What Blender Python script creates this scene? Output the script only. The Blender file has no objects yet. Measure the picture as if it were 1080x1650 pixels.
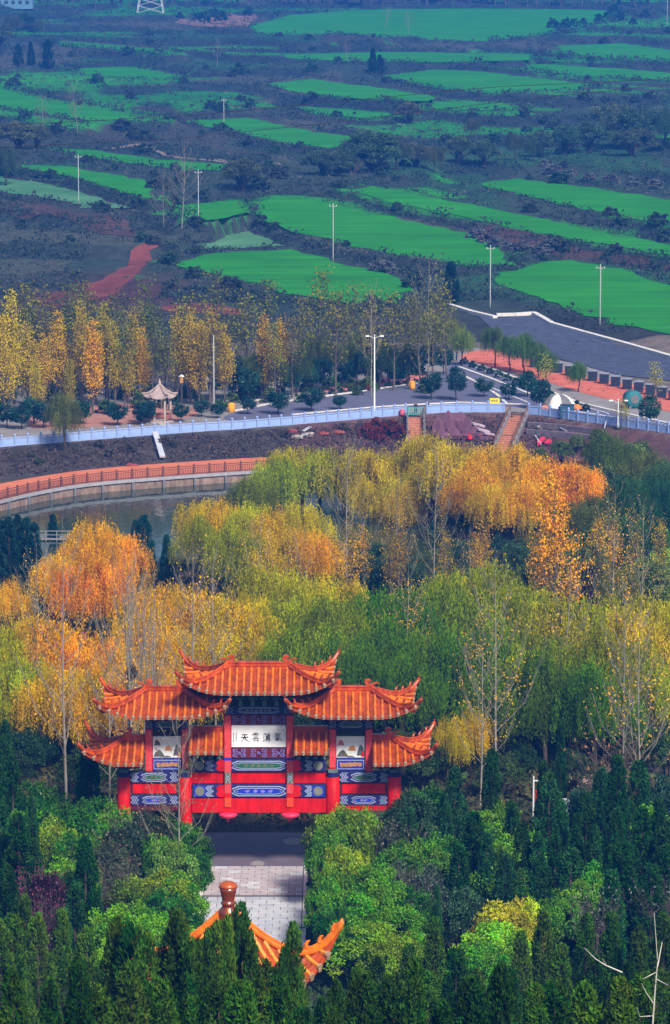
import bpy, bmesh, math, random
import numpy as np
from mathutils import Vector, Matrix

SC = bpy.context.scene
COL = SC.collection
R_ = math.radians
# ------------------------------------------------------------------ camera
PITCH, FPX, CX, CY, CAMZ = R_(9.0), 5700.0, 540.0, 825.0, 66.0
cam_d = bpy.data.cameras.new('camera'); cam = bpy.data.objects.new('camera', cam_d); COL.objects.link(cam)
cam.location = (0, 0, CAMZ); cam.rotation_euler = (R_(90) - PITCH, 0, 0)
cam_d.sensor_fit = 'VERTICAL'; cam_d.sensor_height = 36.0; cam_d.lens = 36.0 * FPX / 1650.0
cam_d.clip_start = 1.0; cam_d.clip_end = 12000.0
SC.camera = cam
# ------------------------------------------------------------------ sky, sun, exposure
SUN_EL, SUN_AZ = R_(42), R_(154)      # azimuth clockwise from +Y: behind the camera, from the right
world = bpy.data.worlds.new('World'); SC.world = world; world.use_nodes = True
wn = world.node_tree.nodes; wl = world.node_tree.links
sky = wn.new('ShaderNodeTexSky'); sky.sky_type = 'NISHITA'; sky.sun_disc = False
sky.sun_elevation = SUN_EL; sky.sun_rotation = SUN_AZ; sky.air_density = 1.0; sky.dust_density = 2.5; sky.ozone_density = 1.0
bg = wn['Background']; bg.inputs['Strength'].default_value = 0.09
wl.new(sky.outputs[0], bg.inputs['Color'])
sun_d = bpy.data.lights.new('sun', 'SUN'); sun_d.energy = 4.0; sun_d.angle = R_(10.0); sun_d.color = (1.0, 0.91, 0.76)
sun = bpy.data.objects.new('sun', sun_d); COL.objects.link(sun)
sdir = Vector((math.sin(SUN_AZ) * math.cos(SUN_EL), math.cos(SUN_AZ) * math.cos(SUN_EL), math.sin(SUN_EL)))
sun.rotation_euler = sdir.to_track_quat('Z', 'Y').to_euler(); sun.location = (60, -60, 150)
SC.view_settings.view_transform = 'Standard'; SC.view_settings.look = 'None'
SC.view_settings.exposure = 0.62; SC.view_settings.gamma = 1.0
cy_ = SC.cycles
cy_.max_bounces = 6; cy_.diffuse_bounces = 3; cy_.glossy_bounces = 2; cy_.transmission_bounces = 3
cy_.volume_bounces = 0; cy_.transparent_max_bounces = 4; cy_.caustics_reflective = False; cy_.caustics_refractive = False
HAZE_DENSITY, HAZE_COLOR = 0.00029, (0.03, 0.25, 1.0)

# ------------------------------------------------------------------ helpers
FWD = np.array((0, math.cos(PITCH), -math.sin(PITCH))); UPV = np.array((0, math.sin(PITCH), math.cos(PITCH))); RGT = np.array((1., 0, 0))
def ray(px, py): return FWD + RGT * (px - CX) / FPX - UPV * (py - CY) / FPX
def at(px, py, Y):
    d = ray(px, py); return np.array((0, 0, CAMZ)) + d * (Y / d[1])
def on_z(px, py, z):
    d = ray(px, py); return np.array((0, 0, CAMZ)) + d * ((z - CAMZ) / d[2])
def project(P):
    v = np.asarray(P) - np.array((0, 0, CAMZ)); dz = v @ FWD
    return CX + FPX * (v @ RGT) / dz, CY - FPX * (v @ UPV) / dz

def tag(o, label=None, cat=None, group=None, kind=None):
    if label: o['label'] = label
    if cat: o['category'] = cat
    if group: o['group'] = group
    if kind: o['kind'] = kind
    return o
def link(o, parent=None):
    COL.objects.link(o)
    if parent is not None: o.parent = parent
    return o
def empty(name, loc=(0, 0, 0), rz=0.0):
    o = bpy.data.objects.new(name, None); COL.objects.link(o)
    o.location = tuple(float(v) for v in loc); o.rotation_euler = (0, 0, rz); o.empty_display_size = .2
    return o

class MB:
    def __init__(s): s.v = []; s.f = []
    def add(s, vs, fs):
        n = len(s.v); s.v.extend([tuple(map(float, p)) for p in vs]); s.f.extend([tuple(i + n for i in f) for f in fs]); return s
    def box(s, x0, x1, y0, y1, z0, z1):
        return s.add([(x0, y0, z0), (x1, y0, z0), (x1, y1, z0), (x0, y1, z0), (x0, y0, z1), (x1, y0, z1), (x1, y1, z1), (x0, y1, z1)],
              [(0, 3, 2, 1), (4, 5, 6, 7), (0, 1, 5, 4), (1, 2, 6, 5), (2, 3, 7, 6), (3, 0, 4, 7)])
    def bbox(s, x0, x1, y0, y1, z0, z1, b=.02):      # box with chamfered vertical and top edges
        vs = []
        for (z, k) in ((z0, 0), (z1 - b, 0), (z1, b)):
            a0, a1, c0, c1 = x0 + k, x1 - k, y0 + k, y1 - k; e = b
            vs += [(a0 + e, c0, z), (a1 - e, c0, z), (a1, c0 + e, z), (a1, c1 - e, z), (a1 - e, c1, z), (a0 + e, c1, z), (a0, c1 - e, z), (a0, c0 + e, z)]
        fs = [tuple(range(7, -1, -1)), tuple(range(16, 24))]
        for r in range(2):
            for i in range(8):
                j = (i + 1) % 8; fs.append((r * 8 + i, r * 8 + j, r * 8 + 8 + j, r * 8 + 8 + i))
        return s.add(vs, fs)
    def tube(s, pts, rad, n=6, cap=True, scale_y=1.0):
        pts = [Vector(p) for p in pts]
        if not hasattr(rad, '__len__'): rad = [rad] * len(pts)
        vs = []; fs = []; m = len(pts)
        t0 = (pts[1] - pts[0]).normalized(); ref = Vector((0, 0, 1)) if abs(t0.z) < .9 else Vector((1, 0, 0))
        for i, p in enumerate(pts):
            t = (pts[min(i + 1, m - 1)] - pts[max(i - 1, 0)]).normalized()
            a = t.cross(ref)
            if a.length < 1e-4: a = t.cross(Vector((0, 1, 0)))
            a.normalize(); b = a.cross(t)
            for k in range(n):
                c = 2 * math.pi * (k + .5) / n; vs.append(p + (a * math.cos(c) + b * math.sin(c) * scale_y) * rad[i])
        for i in range(m - 1):
            for k in range(n):
                k2 = (k + 1) % n; fs.append((i * n + k, i * n + k2, i * n + n + k2, i * n + n + k))
        if cap: fs.append(tuple(range(n - 1, -1, -1))); fs.append(tuple((m - 1) * n + k for k in range(n)))
        return s.add(vs, fs)
    def lathe(s, prof, n=12, c=(0, 0, 0)):
        vs = []; fs = []; m = len(prof)
        for (r, z) in prof:
            for k in range(n):
                a = 2 * math.pi * k / n; vs.append((c[0] + r * math.cos(a), c[1] + r * math.sin(a), c[2] + z))
        for i in range(m - 1):
            for k in range(n):
                k2 = (k + 1) % n; fs.append((i * n + k, i * n + k2, i * n + n + k2, i * n + n + k))
        fs.append(tuple(range(n - 1, -1, -1))); fs.append(tuple((m - 1) * n + k for k in range(n)))
        return s.add(vs, fs)
    def prism(s, poly, y0, y1):                 # polygon in x,z extruded along y
        n = len(poly)
        vs = [(x, y0, z) for x, z in poly] + [(x, y1, z) for x, z in poly]
        fs = [tuple(range(n)), tuple(range(2 * n - 1, n - 1, -1))] + [(i, i + n, (i + 1) % n + n, (i + 1) % n) for i in range(n)]
        return s.add(vs, fs)
    def build(s, name, m, parent=None, smooth=False, mesh=None):
        me = bpy.data.meshes.new(name); me.from_pydata(s.v, [], s.f); me.update()
        if smooth: me.polygons.foreach_set('use_smooth', [True] * len(me.polygons))
        me.materials.append(m)
        bm = bmesh.new(); bm.from_mesh(me); bmesh.ops.recalc_face_normals(bm, faces=bm.faces); bm.to_mesh(me); bm.free()
        o = bpy.data.objects.new(name, me); return link(o, parent)

# ------------------------------------------------------------------ materials
def nd(nt, t, **k):
    n = nt.nodes.new(t)
    for a, b in k.items(): setattr(n, a, b)
    return n
MATS = {}
def pm(name, col, rough=.7, var=.18, scale=2.0, bump=0.0, bscale=None, metallic=0.0, spec=.3, col2=None, detail=5, world_co=False, coat=0.0, dirt=0.0):
    if name in MATS: return MATS[name]
    m = bpy.data.materials.new(name); m.use_nodes = True; nt = m.node_tree; b = nt.nodes['Principled BSDF']; L = nt.links
    c1 = tuple(max(0, c * (1 - var)) for c in col) if col2 is None else col
    c2 = tuple(min(1, c * (1 + var)) for c in col) if col2 is None else col2
    if world_co: co = nd(nt, 'ShaderNodeNewGeometry').outputs['Position']
    else: co = nd(nt, 'ShaderNodeTexCoord').outputs['Object']
    nz = nd(nt, 'ShaderNodeTexNoise'); nz.inputs['Scale'].default_value = scale; nz.inputs['Detail'].default_value = detail; nz.inputs['Roughness'].default_value = .62
    L.new(co, nz.inputs['Vector'])
    rp = nd(nt, 'ShaderNodeMapRange'); rp.inputs[1].default_value = .3; rp.inputs[2].default_value = .7; L.new(nz.outputs['Fac'], rp.inputs[0])
    mx = nd(nt, 'ShaderNodeMix', data_type='RGBA'); mx.inputs[6].default_value = (*c1, 1); mx.inputs[7].default_value = (*c2, 1)
    L.new(rp.outputs[0], mx.inputs[0]); L.new(mx.outputs[2], b.inputs['Base Color'])
    if dirt:
        mp_ = nd(nt, 'ShaderNodeMapping'); mp_.inputs['Scale'].default_value = (1.6, 1.6, .45); L.new(co, mp_.inputs[0])
        n3 = nd(nt, 'ShaderNodeTexNoise'); n3.inputs['Scale'].default_value = .9; n3.inputs['Detail'].default_value = 8; n3.inputs['Roughness'].default_value = .7; L.new(mp_.outputs[0], n3.inputs['Vector'])
        r3 = nd(nt, 'ShaderNodeMapRange'); r3.inputs[1].default_value = .38; r3.inputs[2].default_value = .62; r3.inputs[3].default_value = 1 - dirt; r3.inputs[4].default_value = 1.08; L.new(n3.outputs['Fac'], r3.inputs[0])
        v3 = nd(nt, 'ShaderNodeVectorMath', operation='SCALE'); L.new(mx.outputs[2], v3.inputs[0]); L.new(r3.outputs[0], v3.inputs['Scale']); L.new(v3.outputs[0], b.inputs['Base Color'])
    b.inputs['Roughness'].default_value = rough; b.inputs['Metallic'].default_value = metallic; b.inputs['Specular IOR Level'].default_value = spec
    if coat: b.inputs['Coat Weight'].default_value = coat; b.inputs['Coat Roughness'].default_value = .15
    if bump:
        n2 = nd(nt, 'ShaderNodeTexNoise'); n2.inputs['Scale'].default_value = bscale or scale * 6; n2.inputs['Detail'].default_value = 4; L.new(co, n2.inputs['Vector'])
        bp = nd(nt, 'ShaderNodeBump'); bp.inputs['Strength'].default_value = bump; bp.inputs['Distance'].default_value = .05
        L.new(n2.outputs['Fac'], bp.inputs['Height']); L.new(bp.outputs[0], b.inputs['Normal'])
    MATS[name] = m; return m

def leaf_mat(name, hue=.03, val=(.55, 1.35), transl=.3, gloss=0.0):
    """colour = object colour, shifted leaf by leaf with the stored tone"""
    m = bpy.data.materials.new(name); m.use_nodes = True; nt = m.node_tree; L = nt.links; nt.nodes.remove(nt.nodes['Principled BSDF'])
    out = nt.nodes['Material Output']
    oi = nd(nt, 'ShaderNodeObjectInfo'); at_ = nd(nt, 'ShaderNodeAttribute', attribute_name='tone')
    hs = nd(nt, 'ShaderNodeHueSaturation'); L.new(oi.outputs['Color'], hs.inputs['Color'])
    mh = nd(nt, 'ShaderNodeMapRange'); mh.inputs[3].default_value = .5 - hue; mh.inputs[4].default_value = .5 + hue
    sep = nd(nt, 'ShaderNodeSeparateColor'); L.new(at_.outputs['Color'], sep.inputs[0])
    L.new(sep.outputs[0], mh.inputs[0]); L.new(mh.outputs[0], hs.inputs['Hue'])
    mv = nd(nt, 'ShaderNodeMapRange'); mv.inputs[3].default_value = val[0]; mv.inputs[4].default_value = val[1]
    L.new(sep.outputs[1], mv.inputs[0]); L.new(mv.outputs[0], hs.inputs['Value'])
    df = nd(nt, 'ShaderNodeBsdfDiffuse'); tr = nd(nt, 'ShaderNodeBsdfTranslucent'); mix = nd(nt, 'ShaderNodeMixShader'); mix.inputs[0].default_value = transl
    L.new(hs.outputs[0], df.inputs[0]); L.new(hs.outputs[0], tr.inputs[0]); L.new(df.outputs[0], mix.inputs[1]); L.new(tr.outputs[0], mix.inputs[2])
    last = mix
    if gloss:
        gl = nd(nt, 'ShaderNodeBsdfGlossy'); gl.inputs['Roughness'].default_value = .35; m2 = nd(nt, 'ShaderNodeMixShader'); m2.inputs[0].default_value = gloss
        L.new(mix.outputs[0], m2.inputs[1]); L.new(gl.outputs[0], m2.inputs[2]); last = m2
    L.new(last.outputs[0], out.inputs['Surface']); MATS[name] = m; return m
def attr_mat(name, rough=.85, noise=.25, scale=.8, transl=0.0, bump=0):
    """colour stored per vertex (kinds of soil, kinds of plant) with a little noise on top"""
    m = bpy.data.materials.new(name); m.use_nodes = True; nt = m.node_tree; L = nt.links; b = nt.nodes['Principled BSDF']
    a = nd(nt, 'ShaderNodeAttribute', attribute_name='col'); co = nd(nt, 'ShaderNodeNewGeometry').outputs['Position']
    acc = None
    for sc_, w in ((scale, noise), (scale * 9, noise * .8)):
        nz = nd(nt, 'ShaderNodeTexNoise'); nz.inputs['Scale'].default_value = sc_; nz.inputs['Detail'].default_value = 6; nz.inputs['Roughness'].default_value = .65; L.new(co, nz.inputs['Vector'])
        mr = nd(nt, 'ShaderNodeMapRange'); mr.inputs[1].default_value = .3; mr.inputs[2].default_value = .7; mr.inputs[3].default_value = 1 - w; mr.inputs[4].default_value = 1 + w; L.new(nz.outputs['Fac'], mr.inputs[0])
        if acc is None: acc = mr.outputs[0]
        else:
            mu = nd(nt, 'ShaderNodeMath', operation='MULTIPLY'); L.new(acc, mu.inputs[0]); L.new(mr.outputs[0], mu.inputs[1]); acc = mu.outputs[0]
    vm = nd(nt, 'ShaderNodeVectorMath', operation='SCALE'); L.new(a.outputs['Color'], vm.inputs[0]); L.new(acc, vm.inputs['Scale'])
    L.new(vm.outputs[0], b.inputs['Base Color']); b.inputs['Roughness'].default_value = rough; b.inputs['Specular IOR Level'].default_value = .15
    if bump:
        bp = nd(nt, 'ShaderNodeBump'); bp.inputs['Strength'].default_value = bump; bp.inputs['Distance'].default_value = .3; L.new(nz.outputs['Fac'], bp.inputs['Height']); L.new(bp.outputs[0], b.inputs['Normal'])
    MATS[name] = m; return m

def np_mesh(name, V, F, m, attr=None, aname='tone', smooth=False):
    me = bpy.data.meshes.new(name); V = np.asarray(V, np.float32); F = np.asarray(F, np.int32); k = F.shape[1]
    me.vertices.add(len(V)); me.vertices.foreach_set('co', V.ravel())
    me.loops.add(F.size); me.loops.foreach_set('vertex_index', F.ravel())
    me.polygons.add(len(F)); me.polygons.foreach_set('loop_start', np.arange(0, F.size, k, dtype=np.int32)); me.polygons.foreach_set('loop_total', np.full(len(F), k, np.int32))
    if smooth: me.polygons.foreach_set('use_smooth', np.ones(len(F), bool))
    me.update(calc_edges=True)
    if attr is not None:
        A = np.ones((len(V), 4), np.float32); A[:, :attr.shape[1]] = attr
        ca = me.color_attributes.new(aname, 'FLOAT_COLOR', 'POINT'); ca.data.foreach_set('color', A.ravel())
    me.materials.append(m); return me

def leaf_cloud(C, U, W, L, S):
    """diamond leaves: centre, long axis, side axis, length, width"""
    U = U / (np.linalg.norm(U, axis=1, keepdims=True) + 1e-9); W = W - (W * U).sum(1, keepdims=True) * U; W = W / (np.linalg.norm(W, axis=1, keepdims=True) + 1e-9)
    a = U * (L / 2)[:, None]; b = W * (S / 2)[:, None]
    V = np.stack([C - a, C + b - a * .1, C + a, C - b - a * .1], 1).reshape(-1, 3)
    return V, np.arange(len(V)).reshape(-1, 4)
# ================================================================== TERRAIN
ROADZ = 3.0
bal_px = [(-260, 741), (0, 720), (100, 712), (280, 697), (420, 689), (600, 672), (660, 667), (740, 663), (830, 664), (880, 669), (930, 677), (1080, 698), (1300, 730)]
BAL = [on_z(x, y, ROADZ) for x, y in bal_px]
bx_ = np.array([p[0] for p in BAL]); by_ = np.array([p[1] for p in BAL])
DECKZ, WATERZ = 0.6, -0.75
dk_out = [on_z(x, y, DECKZ) for x, y in [(-200, 862), (-60, 824), (0, 806), (60, 792), (133, 779), (240, 770), (380, 760), (440, 757)]]
dk_in = [on_z(x, y, DECKZ) for x, y in [(-200, 822), (-60, 793), (0, 779), (62, 768), (133, 757), (240, 748), (380, 739), (440, 736)]]
pond_poly = [tuple(p[:2]) for p in dk_out] + [tuple(on_z(x, y, WATERZ)[:2]) for x, y in [(520, 778), (600, 792), (690, 830), (735, 872), (700, 902), (560, 908), (400, 900), (240, 905), (90, 912), (-20, 905), (-220, 900)]]
KN = [(-400, 80), (-60, 70), (-10, 62), (20, 53), (60, 40), (110, 25), (150, 13.5), (185, 6), (212, 1.2), (226, 0), (275, 0), (300, -.3), (380, -.7), (470, -.9)]
KF = [(400, 3), (572, 3), (590, 3.4), (620, 4.8), (690, 8.2), (800, 14.6), (1000, 20.5), (1300, 29.5), (1800, 45.2), (2300, 62), (3000, 80), (3600, 90)]
def inpoly(x, y, poly):
    x = np.asarray(x, float); y = np.asarray(y, float); r = np.zeros(x.shape, bool); n = len(poly)
    for i in range(n):
        x1, y1 = poly[i][:2]; x2, y2 = poly[(i + 1) % n][:2]
        c = ((y1 > y) != (y2 > y)); t = (x2 - x1) * (y - y1) / ((y2 - y1) if y2 != y1 else 1e-9) + x1
        r ^= c & (x < t)
    return r
def dpoly(x, y, poly):
    x = np.asarray(x, float); y = np.asarray(y, float); d = np.full(x.shape, 1e9); n = len(poly)
    for i in range(n):
        x1, y1 = poly[i][:2]; x2, y2 = poly[(i + 1) % n][:2]; dx, dy = x2 - x1, y2 - y1
        t = np.clip(((x - x1) * dx + (y - y1) * dy) / (dx * dx + dy * dy + 1e-9), 0, 1)
        d = np.minimum(d, np.hypot(x - x1 - t * dx, y - y1 - t * dy))
    return d
def smooth(t): t = np.clip(t, 0, 1); return t * t * (3 - 2 * t)
def base(x, y):
    x = np.asarray(x, float); y = np.asarray(y, float)
    near = np.interp(y, [k[0] for k in KN], [k[1] for k in KN])
    near = near + np.where((y < 205), .5 * np.sin(x * .21 + y * .05) + .35 * np.sin(x * .5 - y * .3), 0)
    far = np.interp(y, [k[0] for k in KF], [k[1] for k in KF])
    und = 1.5 * np.sin(x * .030 + y * .011) + .8 * np.sin(x * .071 - y * .027) + .35 * np.sin(x * .19 + y * .05)
    k = np.clip((y - 600) / 60, 0, 1); q = (far + und * k) / 3.0; fl = np.floor(q); tz = 3.0 * (fl + .12 * (q - fl) + .88 * smooth((q - fl - .70) / .30))
    far = far * (1 - k) + k * tz
    yb = np.interp(x, bx_, by_); d = yb - y
    t = np.clip(d / 11.0, 0, 1)
    left = np.clip((-4 - x) / 10, 0, 1)
    foot = left * (DECKZ - .12) + (1 - left) * (-.7)
    z = np.where(d < 0, far, (1 - t) * ROADZ + t * np.where(d < 26, foot, near))
    z = np.where(d > 11, np.where(d < 26, foot * np.clip((26 - d) / 13, 0, 1) + near * (1 - np.clip((26 - d) / 13, 0, 1)), near), z)
    ip = inpoly(x, y, pond_poly)
    return np.where(ip, -3.2, z)
def march(px, py, f, y0=60., y1=3400.):
    ys = np.concatenate([np.arange(y0, 700, .5), np.arange(700, y1, 2.)]); d = ray(px, py)
    t = ys / d[1]; X = d[0] * t; Z = CAMZ + d[2] * t
    g = f(X, ys); hit = np.nonzero(Z <= g)[0]
    i = hit[0] if len(hit) else len(ys) - 1
    return np.array((X[i], ys[i], g[i]))

FIELDS = {
 'a': ([(385, 48), (470, 24), (620, 15), (790, 14), (960, 16), (1000, 20), (960, 40), (870, 58), (780, 67), (640, 64), (560, 57), (450, 58)], 0),
 'b': ([(92, 66), (200, 74), (278, 84), (280, 88), (210, 83), (95, 74)], 0),
 'c': ([(360, 84), (480, 87), (640, 84), (860, 88), (850, 98), (700, 101), (560, 99), (450, 94)], 0),
 'd': ([(900, 74), (1000, 70), (1090, 82), (1090, 98), (980, 93), (905, 86)], 0),
 'e': ([(615, 124), (700, 112), (780, 116), (900, 130), (955, 140), (900, 151), (800, 152), (690, 141)], 0),
 'f': ([(690, 103), (850, 103), (1000, 111), (1090, 119), (1090, 131), (960, 125), (830, 113)], 0),
 'g': ([(130, 111), (200, 108), (280, 122), (275, 131), (190, 126), (130, 120)], 0),
 'h': ([(425, 136), (500, 128), (620, 143), (700, 156), (690, 164), (580, 160), (480, 150)], 0),
 'i': ([(600, 163), (720, 164), (830, 172), (820, 180), (700, 178)], 0),
 'k': ([(470, 172), (560, 176), (650, 187), (600, 193), (500, 184)], 0),
 'l': ([(-30, 136), (80, 165), (160, 175), (230, 192), (160, 200), (60, 184), (-30, 170)], 0),
 'm': ([(290, 196), (400, 190), (500, 212), (585, 224), (540, 240), (460, 232), (380, 215)], 0),
 'n': ([(70, 239), (160, 244), (260, 258), (400, 268), (400, 276), (300, 275), (200, 263), (90, 251)], 0),
 'o': ([(30, 265), (120, 271), (230, 290), (247, 305), (240, 322), (180, 305), (100, 283), (40, 273)], 0),
 'p': ([(-20, 284), (70, 295), (160, 318), (212, 336), (140, 335), (60, 316), (-20, 309)], 1),
 'q': ([(310, 332), (390, 322), (398, 343), (350, 354), (315, 358)], 0),
 'r': ([(408, 332), (440, 316), (500, 320), (600, 345), (720, 369), (765, 382), (800, 400), (832, 428), (760, 430), (650, 414), (560, 395), (480, 375), (430, 355)], 0),
 's': ([(560, 307), (600, 300), (720, 324), (850, 348), (960, 373), (1100, 400), (1100, 416), (980, 396), (850, 373), (740, 350), (640, 330)], 0),
 't': ([(765, 297), (830, 288), (950, 303), (1100, 324), (1100, 364), (980, 346), (880, 325)], 0),
 'u': ([(275, 425), (325, 412), (400, 406), (460, 402), (560, 425), (640, 445), (670, 470), (640, 489), (560, 490), (470, 475), (400, 455), (330, 440)], 0),
 'v': ([(325, 402), (345, 384), (400, 372), (440, 388), (455, 397), (400, 400)], 1),
 'w': ([(798, 444), (870, 425), (920, 420), (1000, 435), (1100, 470), (1100, 544), (1000, 525), (920, 500), (850, 475), (800, 456)], 0),
}
FW = []
for k, (pp, kind) in FIELDS.items():
    cxp = sum(p[0] for p in pp) / len(pp); cyp = sum(p[1] for p in pp) / len(pp)
    c = march(cxp, cyp, base, 560)
    sl = float(np.interp(c[1] + 30, *zip(*KF)) - np.interp(c[1] - 30, *zip(*KF))) / 60 * .2
    dep_ = abs(march(cxp, min(p[1] for p in pp), base, 560)[1] - march(cxp, max(p[1] for p in pp), base, 560)[1]); sl *= 5 * (.25 if dep_ < 60 else (.55 if dep_ < 130 else .9))
    if k == 'v': c, sl = FW[-1][1], FW[-1][2]
    poly = []
    for (x, y) in pp:
        d = ray(x, y); t = (c[2] - sl * c[1] - CAMZ) / (d[2] - sl * d[1])      # plane z = c.z + sl*(Y-c.y)
        poly.append((d[0] * t, d[1] * t))
    FW.append((poly, c, sl, kind))
def gz(x, y):
    z = base(x, y); shp = np.shape(z); x = np.asarray(x, float); y = np.asarray(y, float)
    far = y > 560
    if not np.any(far): return z
    num = np.zeros(shp); den = np.zeros(shp); wmax = np.zeros(shp); top = np.full(shp, -1e9)
    for poly, c, sl, kind in FW:
        xs = [p[0] for p in poly]; ys = [p[1] for p in poly]; pad = 12
        m = far & (x > min(xs) - pad) & (x < max(xs) + pad) & (y > min(ys) - pad) & (y < max(ys) + pad)
        if not np.any(m): continue
        xm, ym = (x[m], y[m]) if shp else (x, y)
        d = np.where(inpoly(xm, ym, poly), 0, dpoly(xm, ym, poly))
        w = 1 - smooth((d - .9 - c[1] * .0016) / (2.6 + c[1] * .0035)); w = np.where(d <= 0, 1.0, w); ww = w ** 2 / (d + .05)
        pz = c[2] + sl * (ym - c[1]); ti = np.where(d <= 0, pz, -1e9)
        if shp: num[m] += ww * pz; den[m] += ww; wmax[m] = np.maximum(wmax[m], w); top[m] = np.maximum(top[m], ti)
        else: num += ww * pz; den += ww; wmax = np.maximum(wmax, w); top = np.maximum(top, ti)
    z = np.where(den > 0, z * (1 - wmax) + wmax * num / np.maximum(den, 1e-9), z)
    return np.where(top > -1e8, top, z)
def hit(px, py, y0=60.): return march(px, py, gz, y0)
def infield(x, y):
    r = np.zeros(np.shape(x), bool)
    for poly, c, sl, kind in FW: r |= inpoly(x, y, poly)
    return r

XS = np.concatenate([[-1500, -900, -550, -380, -280], np.arange(-220, -60, 3.0), np.arange(-60, 60, 1.5), np.arange(60, 221, 3.0), [280, 380, 550, 900, 1500]])
YS = [-300., -200, -120, -60]
y = -30.
while y < 3500:
    YS.append(y); y += 2.0 if y < 380 else (1.0 if y < 1000 else (1.0 + (y - 1000) * .004 if y < 1900 else 60))
YS = np.array(YS); GX, GY = np.meshgrid(XS, YS); GZ = gz(GX, GY)
nx, ny = len(XS), len(YS); idx = np.arange(nx * ny).reshape(ny, nx)
TF = np.stack([idx[:-1, :-1], idx[:-1, 1:], idx[1:, 1:], idx[1:, :-1]], -1).reshape(-1, 4)
rs = np.random.RandomState(3)
def lerp3(a, b, t): return np.asarray(a)[None, :] * (1 - t[:, None]) + np.asarray(b)[None, :] * t[:, None]
fx, fy = GX.ravel(), GY.ravel()
n1 = .5 + .5 * np.sin(fx * .031 + 1.3 * np.sin(fy * .017)) * np.cos(fy * .023 + np.sin(fx * .05))
tc = lerp3((.022, .030, .028), (.038, .036, .032), n1)                         # scrub banks, ploughed soil; cool dark tint adds to the blue haze
slope = np.gradient(GZ, axis=0) / np.maximum(1e-6, np.gradient(GY, axis=0)); slope = slope.ravel()
lev = np.floor(GZ.ravel() / 3.0 + .3); hsh = np.modf(np.abs(np.sin(lev * 12.9898 + np.floor(fx / 70 + lev * .37) * 78.233)) * 43758.5)[0]
TR = np.array([(.026, .050, .034), (.044, .046, .038), (.018, .080, .026), (.060, .070, .050), (.016, .070, .028), (.030, .056, .036)])  # terrace treads, colours darkened and cooled so distance looks hazier blue
tread = TR[(hsh * 5.999).astype(int)]; kf = np.clip((fy - 600) / 30, 0, 1)[:, None]; tc = tc * (1 - kf) + kf * (tread * .8 + tc * .2)
gs = np.sin(fx * .022 + lev * 2.1) + .7 * np.sin(fx * .049 + lev * 5.3) + .25 * np.sin(fx * .21 + fy * .13); gr = smooth((gs - .15) / .12)[:, None] * kf * ((fy > 655) & ~((fx < -38) & (fy < 800)))[:, None]
gr = gr * (1 - np.clip((slope - .04) / .06, 0, 1))[:, None]; tc = tc * (1 - gr) + gr * lerp3((.011, .135, .010), (.026, .215, .013), n1)
ris = np.clip((slope - .07) / .12, 0, 1)[:, None] * kf; tc = tc * (1 - ris) + ris * lerp3((.016, .030, .030), (.030, .040, .034), n1)  # riser scrub colour, cooled to strengthen the distant blue haze
red = np.exp(-(((fx + 42) / 16) ** 2 + ((fy - 636) / 26) ** 2)); tc = tc * (1 - red[:, None]) + np.array((.085, .030, .026)) * red[:, None]
m = fy < 575; tc[m] = lerp3((.10, .085, .075), (.15, .12, .10), n1[m])
yb_all = np.interp(fx, bx_, by_); m = (fy < yb_all) & (fy > yb_all - 14); tc[m] = lerp3((.045, .042, .045), (.075, .060, .055), n1[m])
m = (fy < yb_all) & (fy > yb_all - 14) & (fx > -6); tc[m] = lerp3((.075, .04, .045), (.11, .055, .055), n1[m])
m = fy < yb_all - 14; tc[m] = lerp3((.045, .050, .025), (.085, .055, .028), n1[m])
m = fy < 246; tc[m] = lerp3((.018, .030, .014), (.035, .040, .018), n1[m])
me = np_mesh('ground', np.stack([fx, fy, GZ.ravel()], 1), TF, attr_mat('soil', noise=.42, scale=.35, bump=.6), tc, 'col', smooth=True)
ground = link(bpy.data.objects.new('ground', me)); tag(ground, kind='structure')

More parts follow.
